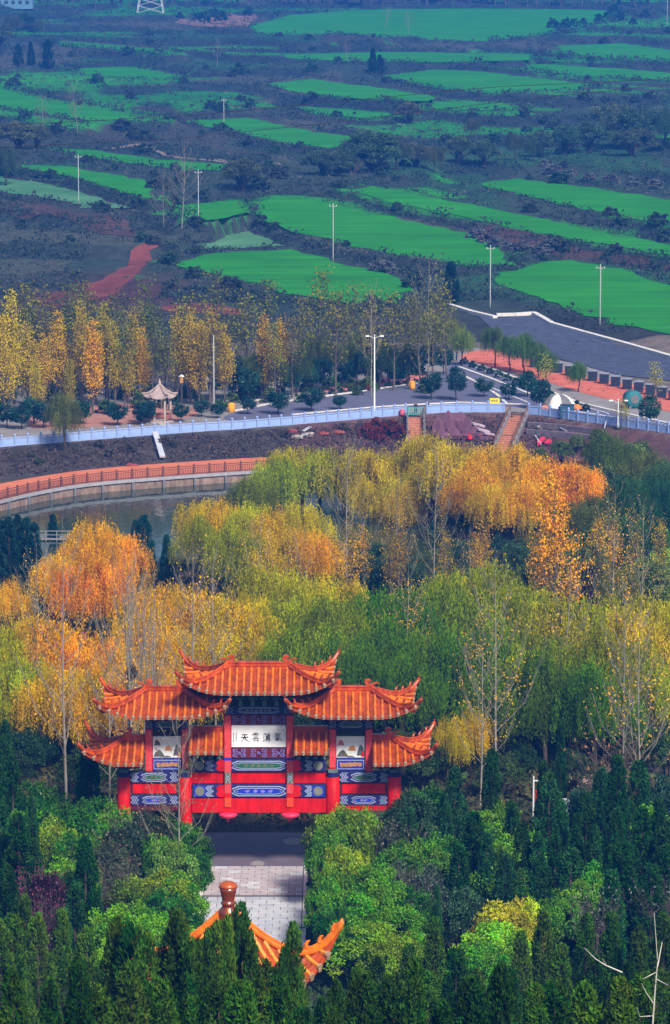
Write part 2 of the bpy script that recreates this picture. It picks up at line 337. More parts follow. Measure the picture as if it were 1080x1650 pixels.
def resample(poly, step):
    out = []; n = len(poly)
    for i in range(n):
        a = np.array(poly[i]); b = np.array(poly[(i + 1) % n]); k = max(1, int(np.hypot(*(b - a)) / step))
        for j in range(k): out.append(a + (b - a) * j / k)
    return np.array(out)
def rounded(poly, it=2):
    p = [np.array(q[:2]) for q in poly]
    for _ in range(it):
        q = []
        for i in range(len(p)):
            a, b = p[i], p[(i + 1) % len(p)]; q += [a * .78 + b * .22, a * .22 + b * .78]
        p = q
    return p
def drape(name, poly, m, lift, step=3.0, zf=None, kind='structure', jitter=0.0, rnd=2, cells=None):
    """a ground sheet over a polygon: a clipped grid that follows the ground"""
    zf = zf or (lambda x, y: gz(x, y)); p = rounded(poly, rnd) if rnd else [np.array(q[:2]) for q in poly]
    if jitter:
        pr = resample(p, 4.0); r = np.random.RandomState(len(poly)); pr = pr + r.normal(0, jitter, pr.shape); p = list(pr)
    bm = bmesh.new(); vs = [bm.verts.new((q[0], q[1], 0)) for q in p]; bm.faces.new(vs)
    lo = np.min(p, 0); hi = np.max(p, 0)
    for ax in (0, 1):
        n = min(60, int((hi[ax] - lo[ax]) / step))
        for i in range(1, n + 1):
            c = [0, 0, 0]; c[ax] = lo[ax] + (hi[ax] - lo[ax]) * i / (n + 1); no = [0, 0, 0]; no[ax] = 1
            bmesh.ops.bisect_plane(bm, geom=bm.verts[:] + bm.edges[:] + bm.faces[:], plane_co=c, plane_no=no)
    for v in bm.verts: v.co.z = float(zf(v.co.x, v.co.y)) + lift
    bmesh.ops.triangulate(bm, faces=bm.faces)
    for f in bm.faces: f.smooth = True
    bmesh.ops.recalc_face_normals(bm, faces=bm.faces)
    me = bpy.data.meshes.new(name); bm.to_mesh(me); bm.free(); me.materials.append(m)
    if len(me.polygons) and me.polygons[0].normal.z < 0: me.flip_normals()
    o = link(bpy.data.objects.new(name, me)); tag(o, kind=kind); return o

def field_mat(name, c1, c2, row):
    m = pm(name, c1, rough=.9, scale=.06, col2=c2, world_co=True, spec=.1, detail=7)
    nt = m.node_tree; L = nt.links; b = nt.nodes['Principled BSDF']; old = b.inputs['Base Color'].links[0].from_socket
    g = nd(nt, 'ShaderNodeNewGeometry'); mp = nd(nt, 'ShaderNodeMapping'); mp.inputs['Rotation'].default_value = (0, 0, .18); mp.inputs['Scale'].default_value = (.035, row * .55, 1); L.new(g.outputs['Position'], mp.inputs[0])
    nz = nd(nt, 'ShaderNodeTexNoise'); nz.inputs['Scale'].default_value = 1; nz.inputs['Detail'].default_value = 6; L.new(mp.outputs[0], nz.inputs['Vector'])
    mr = nd(nt, 'ShaderNodeMapRange'); mr.inputs[1].default_value = .3; mr.inputs[2].default_value = .7; mr.inputs[3].default_value = .80; mr.inputs[4].default_value = 1.14; L.new(nz.outputs['Fac'], mr.inputs[0])
    vm = nd(nt, 'ShaderNodeVectorMath', operation='SCALE'); L.new(old, vm.inputs[0]); L.new(mr.outputs[0], vm.inputs['Scale']); L.new(vm.outputs[0], b.inputs['Base Color']); return m
WHEAT = field_mat('young_wheat', (.014, .165, .010), (.026, .225, .013), .6)
CABB = field_mat('vegetable_rows', (.03, .13, .05), (.10, .25, .12), 2.2)
for poly, c, sl, kind in FW:
    drape('field', poly, CABB if kind else WHEAT, .12, step=4.0, zf=(lambda x, y, c=c, sl=sl: c[2] + sl * (y - c[1])), jitter=.8, rnd=0)
# red dirt track, pale farm track
REDDIRT = pm('red_dirt', (.10, .028, .024), .95, col2=(.20, .062, .050), scale=.12, world_co=True, spec=.05)
PALEDIRT = pm('pale_dirt', (.20, .17, .15), .95, scale=.2, world_co=True, spec=.05)
def gpoly(pp, y0=560): return [tuple(hit(x, y, y0)[:2]) for x, y in pp]
drape('dirt_track', gpoly([(50, 478), (110, 462), (170, 452), (205, 430), (222, 398), (240, 392), (262, 396), (236, 425), (215, 452), (190, 470), (150, 488), (70, 496)]), REDDIRT, .1, jitter=.5)
drape('dirt_track', gpoly([(260, 493), (330, 487), (380, 497), (400, 510), (330, 506), (262, 503)]), REDDIRT, .1)
drape('dirt_track', gpoly([(160, 239), (260, 244), (350, 257), (455, 266), (455, 270), (350, 261), (258, 248), (160, 242)]), PALEDIRT, .15, step=6)
drape('dirt_track', gpoly([(270, 35), (330, 30), (400, 22), (420, 26), (380, 44), (330, 46)]), pm('orange_dirt', (.17, .10, .075), .95, scale=.2, world_co=True), .1, step=6)
BROWN = pm('ploughed_soil', (.050, .034, .036), .95, col2=(.085, .050, .046), scale=.15, world_co=True, spec=.05)
for pp in ([(-20, 325), (60, 330), (140, 348), (225, 372), (235, 385), (150, 372), (60, 352), (-20, 345)], [(770, 362), (830, 372), (930, 398), (1080, 425), (1080, 440), (960, 415), (870, 408), (800, 388)]):
    drape('ploughed_strip', gpoly(pp), BROWN, .1, jitter=.7)

# ------------------------------------------------------------------ road level: asphalt, plazas, kerbs
flatz = lambda x, y: np.full(np.shape(x), ROADZ)
def rpoly(pp): return [tuple(on_z(x, y, ROADZ)[:2]) for x, y in pp]
ASPH = pm('asphalt', (.105, .108, .180), .85, var=.12, scale=.4, world_co=True, bump=.2, bscale=4)
PAVE = pm('grey_paving', (.23, .21, .21), .85, scale=.5, world_co=True)
REDPAVE = pm('red_paving', (.46, .10, .06), .85, scale=.3, world_co=True, col2=(.62, .17, .11))
PINKPAVE = pm('pink_paving', (.50, .15, .15), .85, scale=.3, world_co=True, col2=(.62, .21, .20))
drape('pavement', [(p[0], p[1] + .2) for p in BAL] + [tuple(on_z(x, y, ROADZ)[:2]) for x, y in [(1300, 690), (1080, 640), (960, 590), (760, 560), (560, 580), (300, 610), (0, 640), (-260, 660)]], PAVE, .02, rnd=0, zf=flatz, step=12)
drape('road', rpoly([(355, 676), (372, 666), (440, 651), (560, 635), (690, 616), (716, 600), (728, 586), (745, 582), (800, 600), (862, 624), (932, 652), (1080, 686), (1300, 720), (1300, 726), (1080, 692), (930, 668), (880, 661), (838, 656), (740, 653), (660, 657), (600, 661), (480, 674), (400, 682)]), ASPH, .035, zf=flatz, step=10)
drape('plaza', rpoly([(508, 633), (560, 618), (640, 606), (690, 600), (695, 612), (600, 623), (515, 635)]), PINKPAVE, .045, zf=flatz, step=12, rnd=1)
drape('plaza', rpoly([(735, 577), (760, 566), (800, 563), (870, 585), (960, 610), (1100, 636), (1100, 668), (1040, 655), (960, 640), (850, 606), (790, 592)]), REDPAVE, .05, zf=flatz, step=12, rnd=1)
drape('plaza', rpoly([(30, 672), (120, 655), (240, 648), (330, 660), (300, 676), (200, 684), (60, 696)]), pm('rose_paving', (.36, .17, .14), .85, scale=.3, world_co=True), .045, zf=flatz, step=12, rnd=1)
KERB = pm('kerb_stone', (.62, .60, .58), .8, scale=1.5)
def kerb(pp, h=.14, w=.3, name='kerb', m=None, z=ROADZ, base_dz=0.0):
    P = [on_z(x, y, z) for x, y in pp]; mb = MB(); L = len(P)
    nrm = []
    for i in range(L):
        t = P[min(i + 1, L - 1)] - P[max(i - 1, 0)]; t = t / np.hypot(t[0], t[1]); nrm.append(np.array((-t[1], t[0], 0)))
    vs = []
    for p, n in zip(P, nrm):
        for (s, zz) in ((-1, .0), (1, .0), (1, h), (-1, h)): vs.append(p + n * s * w / 2 + np.array((0, 0, zz + base_dz)))
    fs = []
    for i in range(L - 1):
        for k in range(4): fs.append((i * 4 + k, i * 4 + (k + 1) % 4, i * 4 + 4 + (k + 1) % 4, i * 4 + 4 + k))
    fs += [(0, 1, 2, 3), tuple((L - 1) * 4 + k for k in (3, 2, 1, 0))]
    mb.add(vs, fs); o = mb.build(name, m or KERB); tag(o, kind='structure'); return o
kerb([(372, 664), (440, 650), (560, 634), (690, 615), (700, 606), (690, 600)], .15, .5)
kerb([(742, 580), (800, 598), (862, 622), (932, 650), (1080, 684)], .2, .55)
kerb([(740, 592), (790, 610), (850, 634), (900, 652)], .15, .5)
kerb([(735, 600), (770, 618), (800, 636), (815, 650)], .15, .5)
kerb([(470, 669), (600, 657), (660, 653), (740, 649), (838, 652), (880, 657), (930, 664), (1080, 688)], .15, .4)
kerb([(400, 648), (450, 640), (515, 634)], .15, .5)
LINE = pm('road_paint', (.72, .72, .70), .7, scale=2)
kerb([(745, 604), (790, 624), (850, 648)], .006, .25, 'road_marking', LINE, base_dz=.042)
kerb([(760, 590), (830, 615), (900, 644), (980, 666)], .006, .22, 'road_marking', LINE, base_dz=.042)

# stone revetment with pale coping
REV = pm('revetment_stone', (.036, .044, .080), .9, col2=(.085, .096, .155), scale=2.2, world_co=True, bump=.8, bscale=1.5)
nt = REV.node_tree; b_ = nt.nodes['Principled BSDF']; old = b_.inputs['Base Color'].links[0].from_socket
bt = nd(nt, 'ShaderNodeTexBrick'); bt.inputs['Scale'].default_value = 1.0; bt.inputs['Brick Width'].default_value = 1.3; bt.inputs['Row Height'].default_value = .8; bt.inputs['Mortar Size'].default_value = .05; bt.inputs['Color1'].default_value = (1, 1, 1, 1); bt.inputs['Color2'].default_value = (.55, .55, .6, 1); bt.inputs['Mortar'].default_value = (1.3, 1.3, 1.3, 1)
mp = nd(nt, 'ShaderNodeMapping'); mp.inputs['Rotation'].default_value = (0, 0, .28); nt.links.new(nd(nt, 'ShaderNodeNewGeometry').outputs['Position'], mp.inputs[0]); nt.links.new(mp.outputs[0], bt.inputs['Vector'])
vm = nd(nt, 'ShaderNodeVectorMath', operation='MULTIPLY'); nt.links.new(old, vm.inputs[0]); nt.links.new(bt.outputs['Color'], vm.inputs[1]); nt.links.new(vm.outputs[0], b_.inputs['Base Color'])
revz = lambda x, y: np.maximum(gz(x, y), ROADZ)
drape('revetment', gpoly([(770, 510), (800, 514), (862, 509), (890, 525), (950, 543), (1100, 585), (1100, 634), (1000, 606), (900, 579), (850, 560), (800, 538)], 520), REV, .12, zf=revz, rnd=0)
def coping(pp, w=1.0, h=.5):
    P = [hit(x, y, 520) for x, y in pp]; mb = MB()
    for a, b in zip(P[:-1], P[1:]):
        t = (b - a); L = np.hypot(t[0], t[1]); n = np.array((-t[1], t[0], 0)) / L * w / 2
        up = np.array((0, 0, h)); dn = np.array((0, 0, -.3))
        mb.add([a - n + dn, b - n + dn, b + n + dn, a + n + dn, a - n + up, b - n + up, b + n + up, a + n + up], [(0, 3, 2, 1), (4, 5, 6, 7), (0, 1, 5, 4), (1, 2, 6, 5), (2, 3, 7, 6), (3, 0, 4, 7)])
    return mb.build('coping', KERB)
for i, pp in enumerate(([(724, 494), (760, 505), (798, 514)], [(800, 510), (830, 509), (860, 507), (876, 516), (890, 524), (950, 541), (1010, 557), (1100, 583)])):
    tag(coping(pp, .9), ['short pale stone coping above the grey revetment', 'long pale coping winding along the top of the grey stone revetment'][i], 'coping')

# ------------------------------------------------------------------ pond
wm = bpy.data.materials.new('pond_water'); wm.use_nodes = True; b = wm.node_tree.nodes['Principled BSDF']
b.inputs['Base Color'].default_value = (.018, .040, .028, 1); b.inputs['Roughness'].default_value = .06; b.inputs['IOR'].default_value = 1.33
g_ = nd(wm.node_tree, 'ShaderNodeNewGeometry'); nz = nd(wm.node_tree, 'ShaderNodeTexNoise'); nz.inputs['Scale'].default_value = 1.2; nz.inputs['Detail'].default_value = 3
mp = nd(wm.node_tree, 'ShaderNodeMapping'); mp.inputs['Scale'].default_value = (1, .35, 1); wm.node_tree.links.new(g_.outputs['Position'], mp.inputs[0]); wm.node_tree.links.new(mp.outputs[0], nz.inputs['Vector'])
bp = nd(wm.node_tree, 'ShaderNodeBump'); bp.inputs['Strength'].default_value = .16; bp.inputs['Distance'].default_value = .2; wm.node_tree.links.new(nz.outputs['Fac'], bp.inputs['Height']); wm.node_tree.links.new(bp.outputs[0], b.inputs['Normal'])
drape('water', pond_poly, wm, 0, zf=lambda x, y: np.full(np.shape(x), WATERZ), rnd=0, step=50)
# ================================================================== TREES (prototypes)
BARK = pm('dark_bark', (.055, .042, .034), .95, scale=4)
PALEBARK = pm('pale_bark', (.22, .20, .17), .9, scale=3, var=.3)
GREYBARK = pm('grey_bark', (.10, .085, .075), .9, scale=3, var=.3)
LF = leaf_mat('willow_leaf', .022, (.35, 1.9), .45)
LFC = leaf_mat('cypress_leaf', .035, (.18, 2.0), .15)
LFB = leaf_mat('broad_leaf', .04, (.22, 1.9), .3, gloss=.010)
LFP = leaf_mat('poplar_leaf', .02, (.6, 1.4), .35)
def rv(rs, n): v = rs.normal(size=(n, 3)); return v / np.linalg.norm(v, axis=1, keepdims=True)
def make_crown(name, C, U, W, L, S, hue, val, mat):
    V, F = leaf_cloud(C, U, W, L, S); A = np.stack([np.clip(hue, 0, 1), np.clip(val, 0, 1), hue * 0], 1).repeat(4, 0)
    return np_mesh(name, V, F, mat, A, 'tone')
def limb_mesh(name, mb, m):
    me = bpy.data.meshes.new(name); me.from_pydata(mb.v, [], mb.f); me.update(); me.polygons.foreach_set('use_smooth', [True] * len(me.polygons)); me.materials.append(m); return me

def p_willow(seed, H=10., R=4.2, K=66, S9=13):
    rs = np.random.RandomState(seed); mb = MB(); top = Vector((rs.normal(0, .3), rs.normal(0, .3), .32 * H))
    mb.tube([(0, 0, -.4), (0.05, 0, .15 * H), top], [.27, .21, .18], 7)
    C = []; U = []; Ls = []; hu = []; va = []
    cl = []; nl = 5 + seed % 2; lob = []
    for k in range(nl):
        a = k * 2 * math.pi / nl + rs.uniform(-.4, .4); q = R * rs.uniform(.30, .62) if k else 0; lob.append((q * math.cos(a), q * math.sin(a), R * rs.uniform(.40, .58), H * (1.0 if k == 0 else rs.uniform(.74, .97))))
    for k in range(K):
        lx, ly, lr, lt = lob[k % nl]; a = rs.uniform(0, 2 * math.pi); rr = lr * rs.uniform(0, 1) ** .5; z = lt - lr * .9 * (1 - math.sqrt(max(0, 1 - (rr / lr) ** 2))) - rs.uniform(0, .10) * H
        cl.append((lx + rr * math.cos(a), ly + rr * math.sin(a), z))
    for k in range(9):
        e = Vector(cl[k * 5 % K]) * .92; mid = top.lerp(e, .5) + Vector((0, 0, .1 * H))
        mb.tube([top - Vector((0, 0, .05 * H * (k % 4))), mid, e], [.11, .06, .02], 5, cap=False)
        for j in range(3):
            e2 = Vector(cl[(k * 7 + j * 3 + 1) % K]); mb.tube([mid, mid.lerp(e2, .6) + Vector((0, 0, .3)), e2], [.045, .03, .012], 4, cap=False)
    for (x, y, z) in cl:
        tone = rs.uniform(0, 1); hue = rs.uniform(.2, .8); out = np.array((x, y, 0)) / (math.hypot(x, y) + .6)
        for s in range(S9):
            st = np.array((x, y, z)) + rs.normal(0, .36, 3); ln = (z - .24 * H) * rs.uniform(.18, .80); n = max(5, int(ln / .15)); t = (np.arange(n) + rs.uniform(0, 1)) / n * ln
            dr = rs.normal(0, .35, 3) * (1, 1, 0) + out * rs.uniform(.2, .9)
            P = st[None] + dr[None] * np.sqrt(t)[:, None] * .55 + np.array((0, 0, -1))[None] * t[:, None] + rs.normal(0, .09, (n, 3))
            C.append(P); U.append(np.array((0, 0, -1.))[None] + rs.normal(0, .38, (n, 3))); hu.append(hue + rs.normal(0, .16, n)); va.append(tone * .78 + rs.uniform(0, .22, n))
    C = np.concatenate(C); U = np.concatenate(U); n = len(C)
    return limb_mesh('trunk', mb, BARK), make_crown('crown', C, U, rv(rs, n), rs.uniform(.22, .40, n), rs.uniform(.06, .105, n), np.concatenate(hu), np.concatenate(va), LF)

def p_cypress(seed, H=7., R=1.05, M=120, N=80):
    rs = np.random.RandomState(seed); mb = MB(); mb.tube([(0, 0, -.4), (0, 0, H * .5), (0, 0, H * .93)], [.13, .08, .02], 6)
    C = []; U = []; hu = []; va = []; ph = rs.uniform(0, 6, 3)
    def prof(t, a): return R * min(1, (t / .10 + .25)) * max(0, 1 - t) ** .72 * (1 + .16 * math.sin(3 * a + ph[0] + 5 * t) + .10 * math.sin(5 * a + ph[1]))
    for k in range(M):
        t = rs.uniform(0.0, .93) ** 1.05; a = rs.uniform(0, 2 * math.pi); r1 = prof(t, a); ln = rs.uniform(.10, .17) * H * (1.1 - .5 * t)
        base_ = np.array((math.cos(a) * r1 * .62, math.sin(a) * r1 * .62, t * H)); tip_t = min(.995, t + ln / H); r2 = prof(tip_t, a) * .96 + .05
        tip = np.array((math.cos(a) * r2, math.sin(a) * r2, tip_t * H)); midp = (base_ + tip) / 2 + np.array((math.cos(a), math.sin(a), 0)) * .20 * R
        s = rs.uniform(0, 1, N); P = ((1 - s) ** 2)[:, None] * base_ + (2 * s * (1 - s))[:, None] * midp + (s ** 2)[:, None] * tip
        wdt = .125 * (1 - s * .72); P = P + rs.normal(0, 1, (N, 3)) * wdt[:, None] * (R / 1.05)
        C.append(P); U.append((tip - base_)[None] * .8 / np.linalg.norm(tip - base_) + rs.normal(0, .45, (N, 3)) + np.array((math.cos(a), math.sin(a), .3)) * .4)
        tone = rs.uniform(0, 1); hu.append(rs.uniform(.2, .8) + rs.normal(0, .12, N)); va.append(tone * .55 + .22 * s + rs.uniform(0, .23, N))
    C = np.concatenate(C); U = np.concatenate(U); n = len(C)
    return limb_mesh('trunk', mb, BARK), make_crown('crown', C, U, rv(rs, n), rs.uniform(.13, .24, n), rs.uniform(.05, .10, n), np.concatenate(hu), np.concatenate(va), LFC)

def p_shrub(seed, H=3.2, R=1.7, K=96, N=110, leaf=.135, mat=None, stem=.35, name=('trunk', 'crown'), low=False):
    rs = np.random.RandomState(seed); mb = MB(); C = []; U = []; hu = []; va = []
    for k in range(K):
        v = rv(rs, 1)[0]; v[2] = (abs(v[2]) * 1.9 - .95) if low else abs(v[2]) * 1.0 - .25; q = rs.uniform(.62, 1.0) * (1 + .18 * math.sin(4 * math.atan2(v[1], v[0]) + seed))
        c = np.array((v[0] * R * q, v[1] * R * q, H * .5 + v[2] * H * .5 * q)); c[2] = max(c[2], .25)
        if k % 4 == 0: mb.tube([(rs.normal(0, .1), rs.normal(0, .1), -.2), (c[0] * .35, c[1] * .35, c[2] * .55), tuple(c)], [.06, .04, .012], 5, cap=False)
        rc = rs.uniform(.15, .28) * R; P = c[None] + rv(rs, N) * (rs.uniform(0, 1, N) ** .45)[:, None] * rc * np.array((1, 1, .75))
        C.append(P); d = P - c; U.append(d / (np.linalg.norm(d, axis=1, keepdims=True) + .05) + rs.normal(0, .6, (N, 3)) + np.array((0, 0, -.15)))
        tone = rs.uniform(0, 1); hu.append(rs.uniform(.1, .9) * .6 + rs.uniform(0, .4, N)); va.append(tone * .6 + rs.uniform(0, .4, N))
    C = np.concatenate(C); U = np.concatenate(U); n = len(C); C[:, 2] = np.maximum(C[:, 2], .03)
    return limb_mesh(name[0], mb, BARK), make_crown(name[1], C, U, rv(rs, n), rs.uniform(.8, 1.3, n) * leaf, rs.uniform(.45, .7, n) * leaf, np.concatenate(hu), np.concatenate(va), mat or LFB)

def p_ball_tree(seed, H=3.4, R=1.5, K=26, N=70, leaf=.26):
    rs = np.random.RandomState(seed); mb = MB(); mb.tube([(0, 0, -.2), (.05, 0, H * .35), (0, .04, H * .75)], [.09, .07, .03], 6)
    C = []; U = []; hu = []; va = []
    for k in range(K):
        v = rv(rs, 1)[0]; c = np.array((v[0] * R * .75, v[1] * R * .75, H * .66 + v[2] * H * .30)); rc = rs.uniform(.3, .45) * R
        if k % 4 == 0: mb.tube([(0, 0, H * .4), tuple(c)], [.03, .01], 4, cap=False)
        P = c[None] + rv(rs, N) * (rs.uniform(0, 1, N) ** .5)[:, None] * rc; C.append(P); U.append((P - c) + rs.normal(0, .3, (N, 3)))
        tone = rs.uniform(0, 1); hu.append(rs.uniform(.2, .8) + rs.normal(0, .1, N)); va.append(tone * .45 + rs.uniform(0, .55, N))
    C = np.concatenate(C); U = np.concatenate(U); n = len(C)
    return limb_mesh('trunk', mb, BARK), make_crown('crown', C, U, rv(rs, n), rs.uniform(.8, 1.3, n) * leaf, rs.uniform(.5, .7, n) * leaf, np.concatenate(hu), np.concatenate(va), LFB)

def p_poplar(seed, H=16., nb=26, spread=.5, leaves=700, leaf=.17, bark=None, tip_bias=.3, twigs=5, rmul=1.0, clump=.35, low=.22, stems=1):
    rs = np.random.RandomState(seed); mb = MB(); pts = []
    for st in range(stems):
        off = Vector((rs.normal(0, .5), rs.normal(0, .5), 0)) if stems > 1 else Vector((0, 0, 0)); lean = Vector((rs.normal(0, .03 + .05 * (stems > 1)), rs.normal(0, .03), 0)) * H; hh = H * (rs.uniform(.8, 1) if stems > 1 else 1)
        def tp(t): return Vector((.12 * math.sin(t * 5 + seed), .12 * math.cos(t * 4 + seed), t * hh)) + lean * t + off * min(1, t * 4)
        n = 9; mb.tube([tp(-.02 + 1.02 * i / (n - 1)) for i in range(n)], [(.17 * (1 - i / (n - 1)) ** .8 + .012) * rmul * (H / 16) for i in range(n)], 6, cap=False)
        for k in range(nb // stems):
            t = low + (.93 - low) * (k + rs.uniform(0, .8)) / (nb // stems); a = k * 2.4 + rs.uniform(-.5, .5); p0 = tp(t)
            ln = H * (.10 + .30 * (1 - t)) * rs.uniform(.75, 1.15); o = Vector((math.cos(a), math.sin(a), 0))
            p1 = p0 + o * ln * .38 * spread * 1.6 + Vector((0, 0, ln * .38)); p2 = p1 + o * ln * .28 * spread + Vector((0, 0, ln * .5))
            r0 = (.055 * (1 - t) + .018) * rmul * (H / 16); mb.tube([p0, p1, p2], [r0, r0 * .62, r0 * .2 + .004], 5, cap=False)
            for j in range(twigs):
                s = rs.uniform(.25, 1); q0 = p0.lerp(p1, s * 2) if s < .5 else p1.lerp(p2, s * 2 - 1); a2 = a + rs.normal(0, 1.0)
                l2 = ln * rs.uniform(.18, .4); q1 = q0 + Vector((math.cos(a2) * spread * l2 * .7, math.sin(a2) * spread * l2 * .7, l2 * .8)); mb.tube([q0, q1], [r0 * .33 + .003, .005], 4, cap=False); pts.append((q0, q1)); 
            pts.append((p1, p2))
    C = []; 
    P0 = np.array([p[0] for p in pts]); P1 = np.array([p[1] for p in pts]); zt = P1[:, 2] / H
    w = np.exp(-((zt - tip_bias) / .45) ** 2) * rs.uniform(0.1, 1, len(pts)) ** 1.5; w /= w.sum(); i = rs.choice(len(pts), leaves, p=w); s = rs.uniform(.1, 1.05, leaves)[:, None]
    C = P0[i] * (1 - s) + P1[i] * s + rs.normal(0, clump, (leaves, 3)) * np.array((1, 1, .8)); n = leaves; br = rs.uniform(0, 1, len(pts))
    U = rs.normal(0, 1, (n, 3)) + np.array((0, 0, -.8)); hue = rs.uniform(0, 1, n) * .6 + br[i] * .4; val = rs.uniform(0, 1, n)
    return limb_mesh('trunk', mb, bark or PALEBARK), make_crown('crown', C, U, rv(rs, n), rs.uniform(.8, 1.3, n) * leaf, rs.uniform(.6, .9, n) * leaf, hue, val, LFP)

def p_bare_bush(seed, H=2.5, R=1.2, n=46, m=None, r=.012):
    rs = np.random.RandomState(seed); mb = MB(); P = []
    for k in range(n):
        a = rs.uniform(0, 6.28); e = Vector((math.cos(a) * R * rs.uniform(.2, 1), math.sin(a) * R * rs.uniform(.2, 1), H * rs.uniform(.55, 1)))
        b0 = Vector((rs.normal(0, .12), rs.normal(0, .12), -.1)); mid = b0.lerp(e, .5) + Vector((rs.normal(0, .1), rs.normal(0, .1), .1)); mb.tube([b0, mid, e], [r * 1.6, r, r * .4], 4, cap=False); P += [e, mid.lerp(e, .5)]
        for j in range(3):
            q = mid.lerp(e, rs.uniform(0, 1)); mb.tube([q, q + Vector((rs.normal(0, .3), rs.normal(0, .3), rs.uniform(.1, .5)))], [r * .7, r * .3], 3, cap=False)
    P = np.array([tuple(p) for p in P]); i = rs.choice(len(P), 420); C = P[i] + rs.normal(0, .2, (420, 3)); N = 420
    return limb_mesh('trunk', mb, m or GREYBARK), make_crown('crown', C, rs.normal(0, 1, (N, 3)), rv(rs, N), rs.uniform(.07, .13, N), rs.uniform(.05, .08, N), rs.uniform(0, 1, N), rs.uniform(0, 1, N), LFB)

PROTO = {
 'willow': [p_willow(s, 10 + (s % 3) * .6, 4.0 + .35 * (s % 2)) for s in range(5)],
 'cypress': [p_cypress(20 + s, 7.0, .85 + .14 * (s % 4)) for s in range(8)],
 'shrub': [p_shrub(40 + s, 3.4, 1.75) for s in range(5)],
 'ball': [p_ball_tree(60 + s) for s in range(3)],
 'pop_bare': [p_poplar(70 + s, 18., 26, .60, 260 + 130 * s, .17, PALEBARK, .35, 9, rmul=.52) for s in range(4)],
 'pop_multi': [p_poplar(80 + s, 20., 48, .5, 160, .18, PALEBARK, .3, 4, stems=6, low=.3, rmul=.5) for s in range(2)],
 'pop_gold': [p_poplar(90 + s, 13., 44, .30, 2900, .24, GREYBARK, .45, 5, clump=.36, low=.08) for s in range(4)],
 'pop_orange': [p_poplar(97, 14., 44, .42, 2700, .185, GREYBARK, .60, 5, clump=.24, low=.22)],
 'pop_thin': [p_poplar(100 + s, 12., 26, .40, 420, .30, GREYBARK, .6, 4, clump=.4) for s in range(3)],
 'bush': [p_shrub(110 + s, 2.6, 1.7, 40, 46, .30, low=True) for s in range(4)],
 'bare': [p_bare_bush(120 + s) for s in range(3)],
}
def ordinal(n):
    one = ['', 'first', 'second', 'third', 'fourth', 'fifth', 'sixth', 'seventh', 'eighth', 'ninth', 'tenth', 'eleventh', 'twelfth', 'thirteenth', 'fourteenth', 'fifteenth', 'sixteenth', 'seventeenth', 'eighteenth', 'nineteenth']
    tens = {20: 'twent', 30: 'thirt', 40: 'fort', 50: 'fift', 60: 'sixt', 70: 'sevent', 80: 'eight', 90: 'ninet'}
    if n >= 100: return 'hundred' + ('th' if n == 100 else '-and-' + ordinal(n - 100))
    if n < 20: return one[n]
    t = n // 10 * 10
    return tens[t] + 'ieth' if n % 10 == 0 else tens[t] + 'y-' + one[n % 10]
ROWS = {}; RNG = random.Random(7)
def plant(kind, loc, h, col, row, name='tree', width=1.0, rz=None, variant=None, jit=.12):
    ps = PROTO[kind]; tr, cr = ps[(RNG.randrange(len(ps)) if variant is None else variant) % len(ps)]
    hp = {'willow': 10.7, 'cypress': 7., 'shrub': 3.4, 'ball': 3.4, 'pop_bare': 18., 'pop_multi': 20., 'pop_gold': 13., 'pop_orange': 14., 'pop_thin': 12., 'bush': 2.6, 'bare': 2.5}[kind]; s = h / hp
    e = empty(name, loc, RNG.uniform(0, 6.28) if rz is None else rz); e.scale = (s * width, s * width, s)
    a = link(bpy.data.objects.new('trunk', tr), e); b = link(bpy.data.objects.new('crown', cr), e)
    j = [RNG.uniform(1 - jit, 1 + jit) for _ in range(2)]; b.color = (min(1, col[0] * j[0]), min(1, col[1] * j[1]), col[2], 1)
    ROWS.setdefault(row, []).append((project(loc)[0], e)); return e
def by_top(px, py, h, y0=90., y1=3400.): return march(px, py, lambda X, Y: gz(X, Y) + h, y0, y1) - np.array((0, 0, h))
ROWTXT = {}
def finish_rows():
    for row, lst in ROWS.items():
        tmpl, cat, grp = ROWTXT[row]; lst.sort(key=lambda t: t[0]); n = len(lst)
        for i, (x, e) in enumerate(lst):
            if n == 1: lab = tmpl.replace('{o} ', '').replace('{from}', '')
            else:
                k = i + 1
                lab = tmpl.replace('{o}', ordinal(k)).replace('{from}', ' counted from the left')
            tag(e, ' '.join(lab.split()), cat, grp if n > 1 else None)
# ================================================================== MEMORIAL GATE
GY = 250.0
g0 = at(418, 1400, GY); GATE = (float(g0[0]), GY, 0.0)
RED = pm('red_lacquer', (.62, .008, .004), .5, var=.15, scale=1.2, spec=.12, dirt=.4)
REDP = pm('red_pattern', (.55, .015, .03), .5, col2=(.70, .10, .09), scale=9)
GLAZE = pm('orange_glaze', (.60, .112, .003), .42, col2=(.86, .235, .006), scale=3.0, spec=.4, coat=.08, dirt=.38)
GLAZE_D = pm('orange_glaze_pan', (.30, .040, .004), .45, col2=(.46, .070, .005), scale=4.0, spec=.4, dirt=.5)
RIDGE = pm('ridge_glaze', (.36, .036, .005), .38, col2=(.62, .095, .006), scale=2.5, spec=.5, dirt=.5)
EAVE = pm('eave_tile_end', (.20, .11, .06), .6, col2=(.44, .33, .23), scale=6)
DARKW = pm('dark_wood', (.022, .022, .028), .8, var=.3)
BRK = pm('bracket_paint', (.07, .11, .11), .7, col2=(.15, .20, .19), scale=3)
BLUE = pm('blue_paint', (.018, .030, .40), .55, var=.25, scale=3)
NAVY = pm('navy_paint', (.014, .016, .12), .6, var=.25, scale=3)
GREENP = pm('green_paint', (.010, .085, .060), .6, col2=(.03, .13, .08), scale=4)
PALELINE = pm('pale_line', (.32, .38, .58), .6, var=.1)
PURPLE = pm('purple_scroll', (.20, .18, .52), .55, var=.2, scale=4)
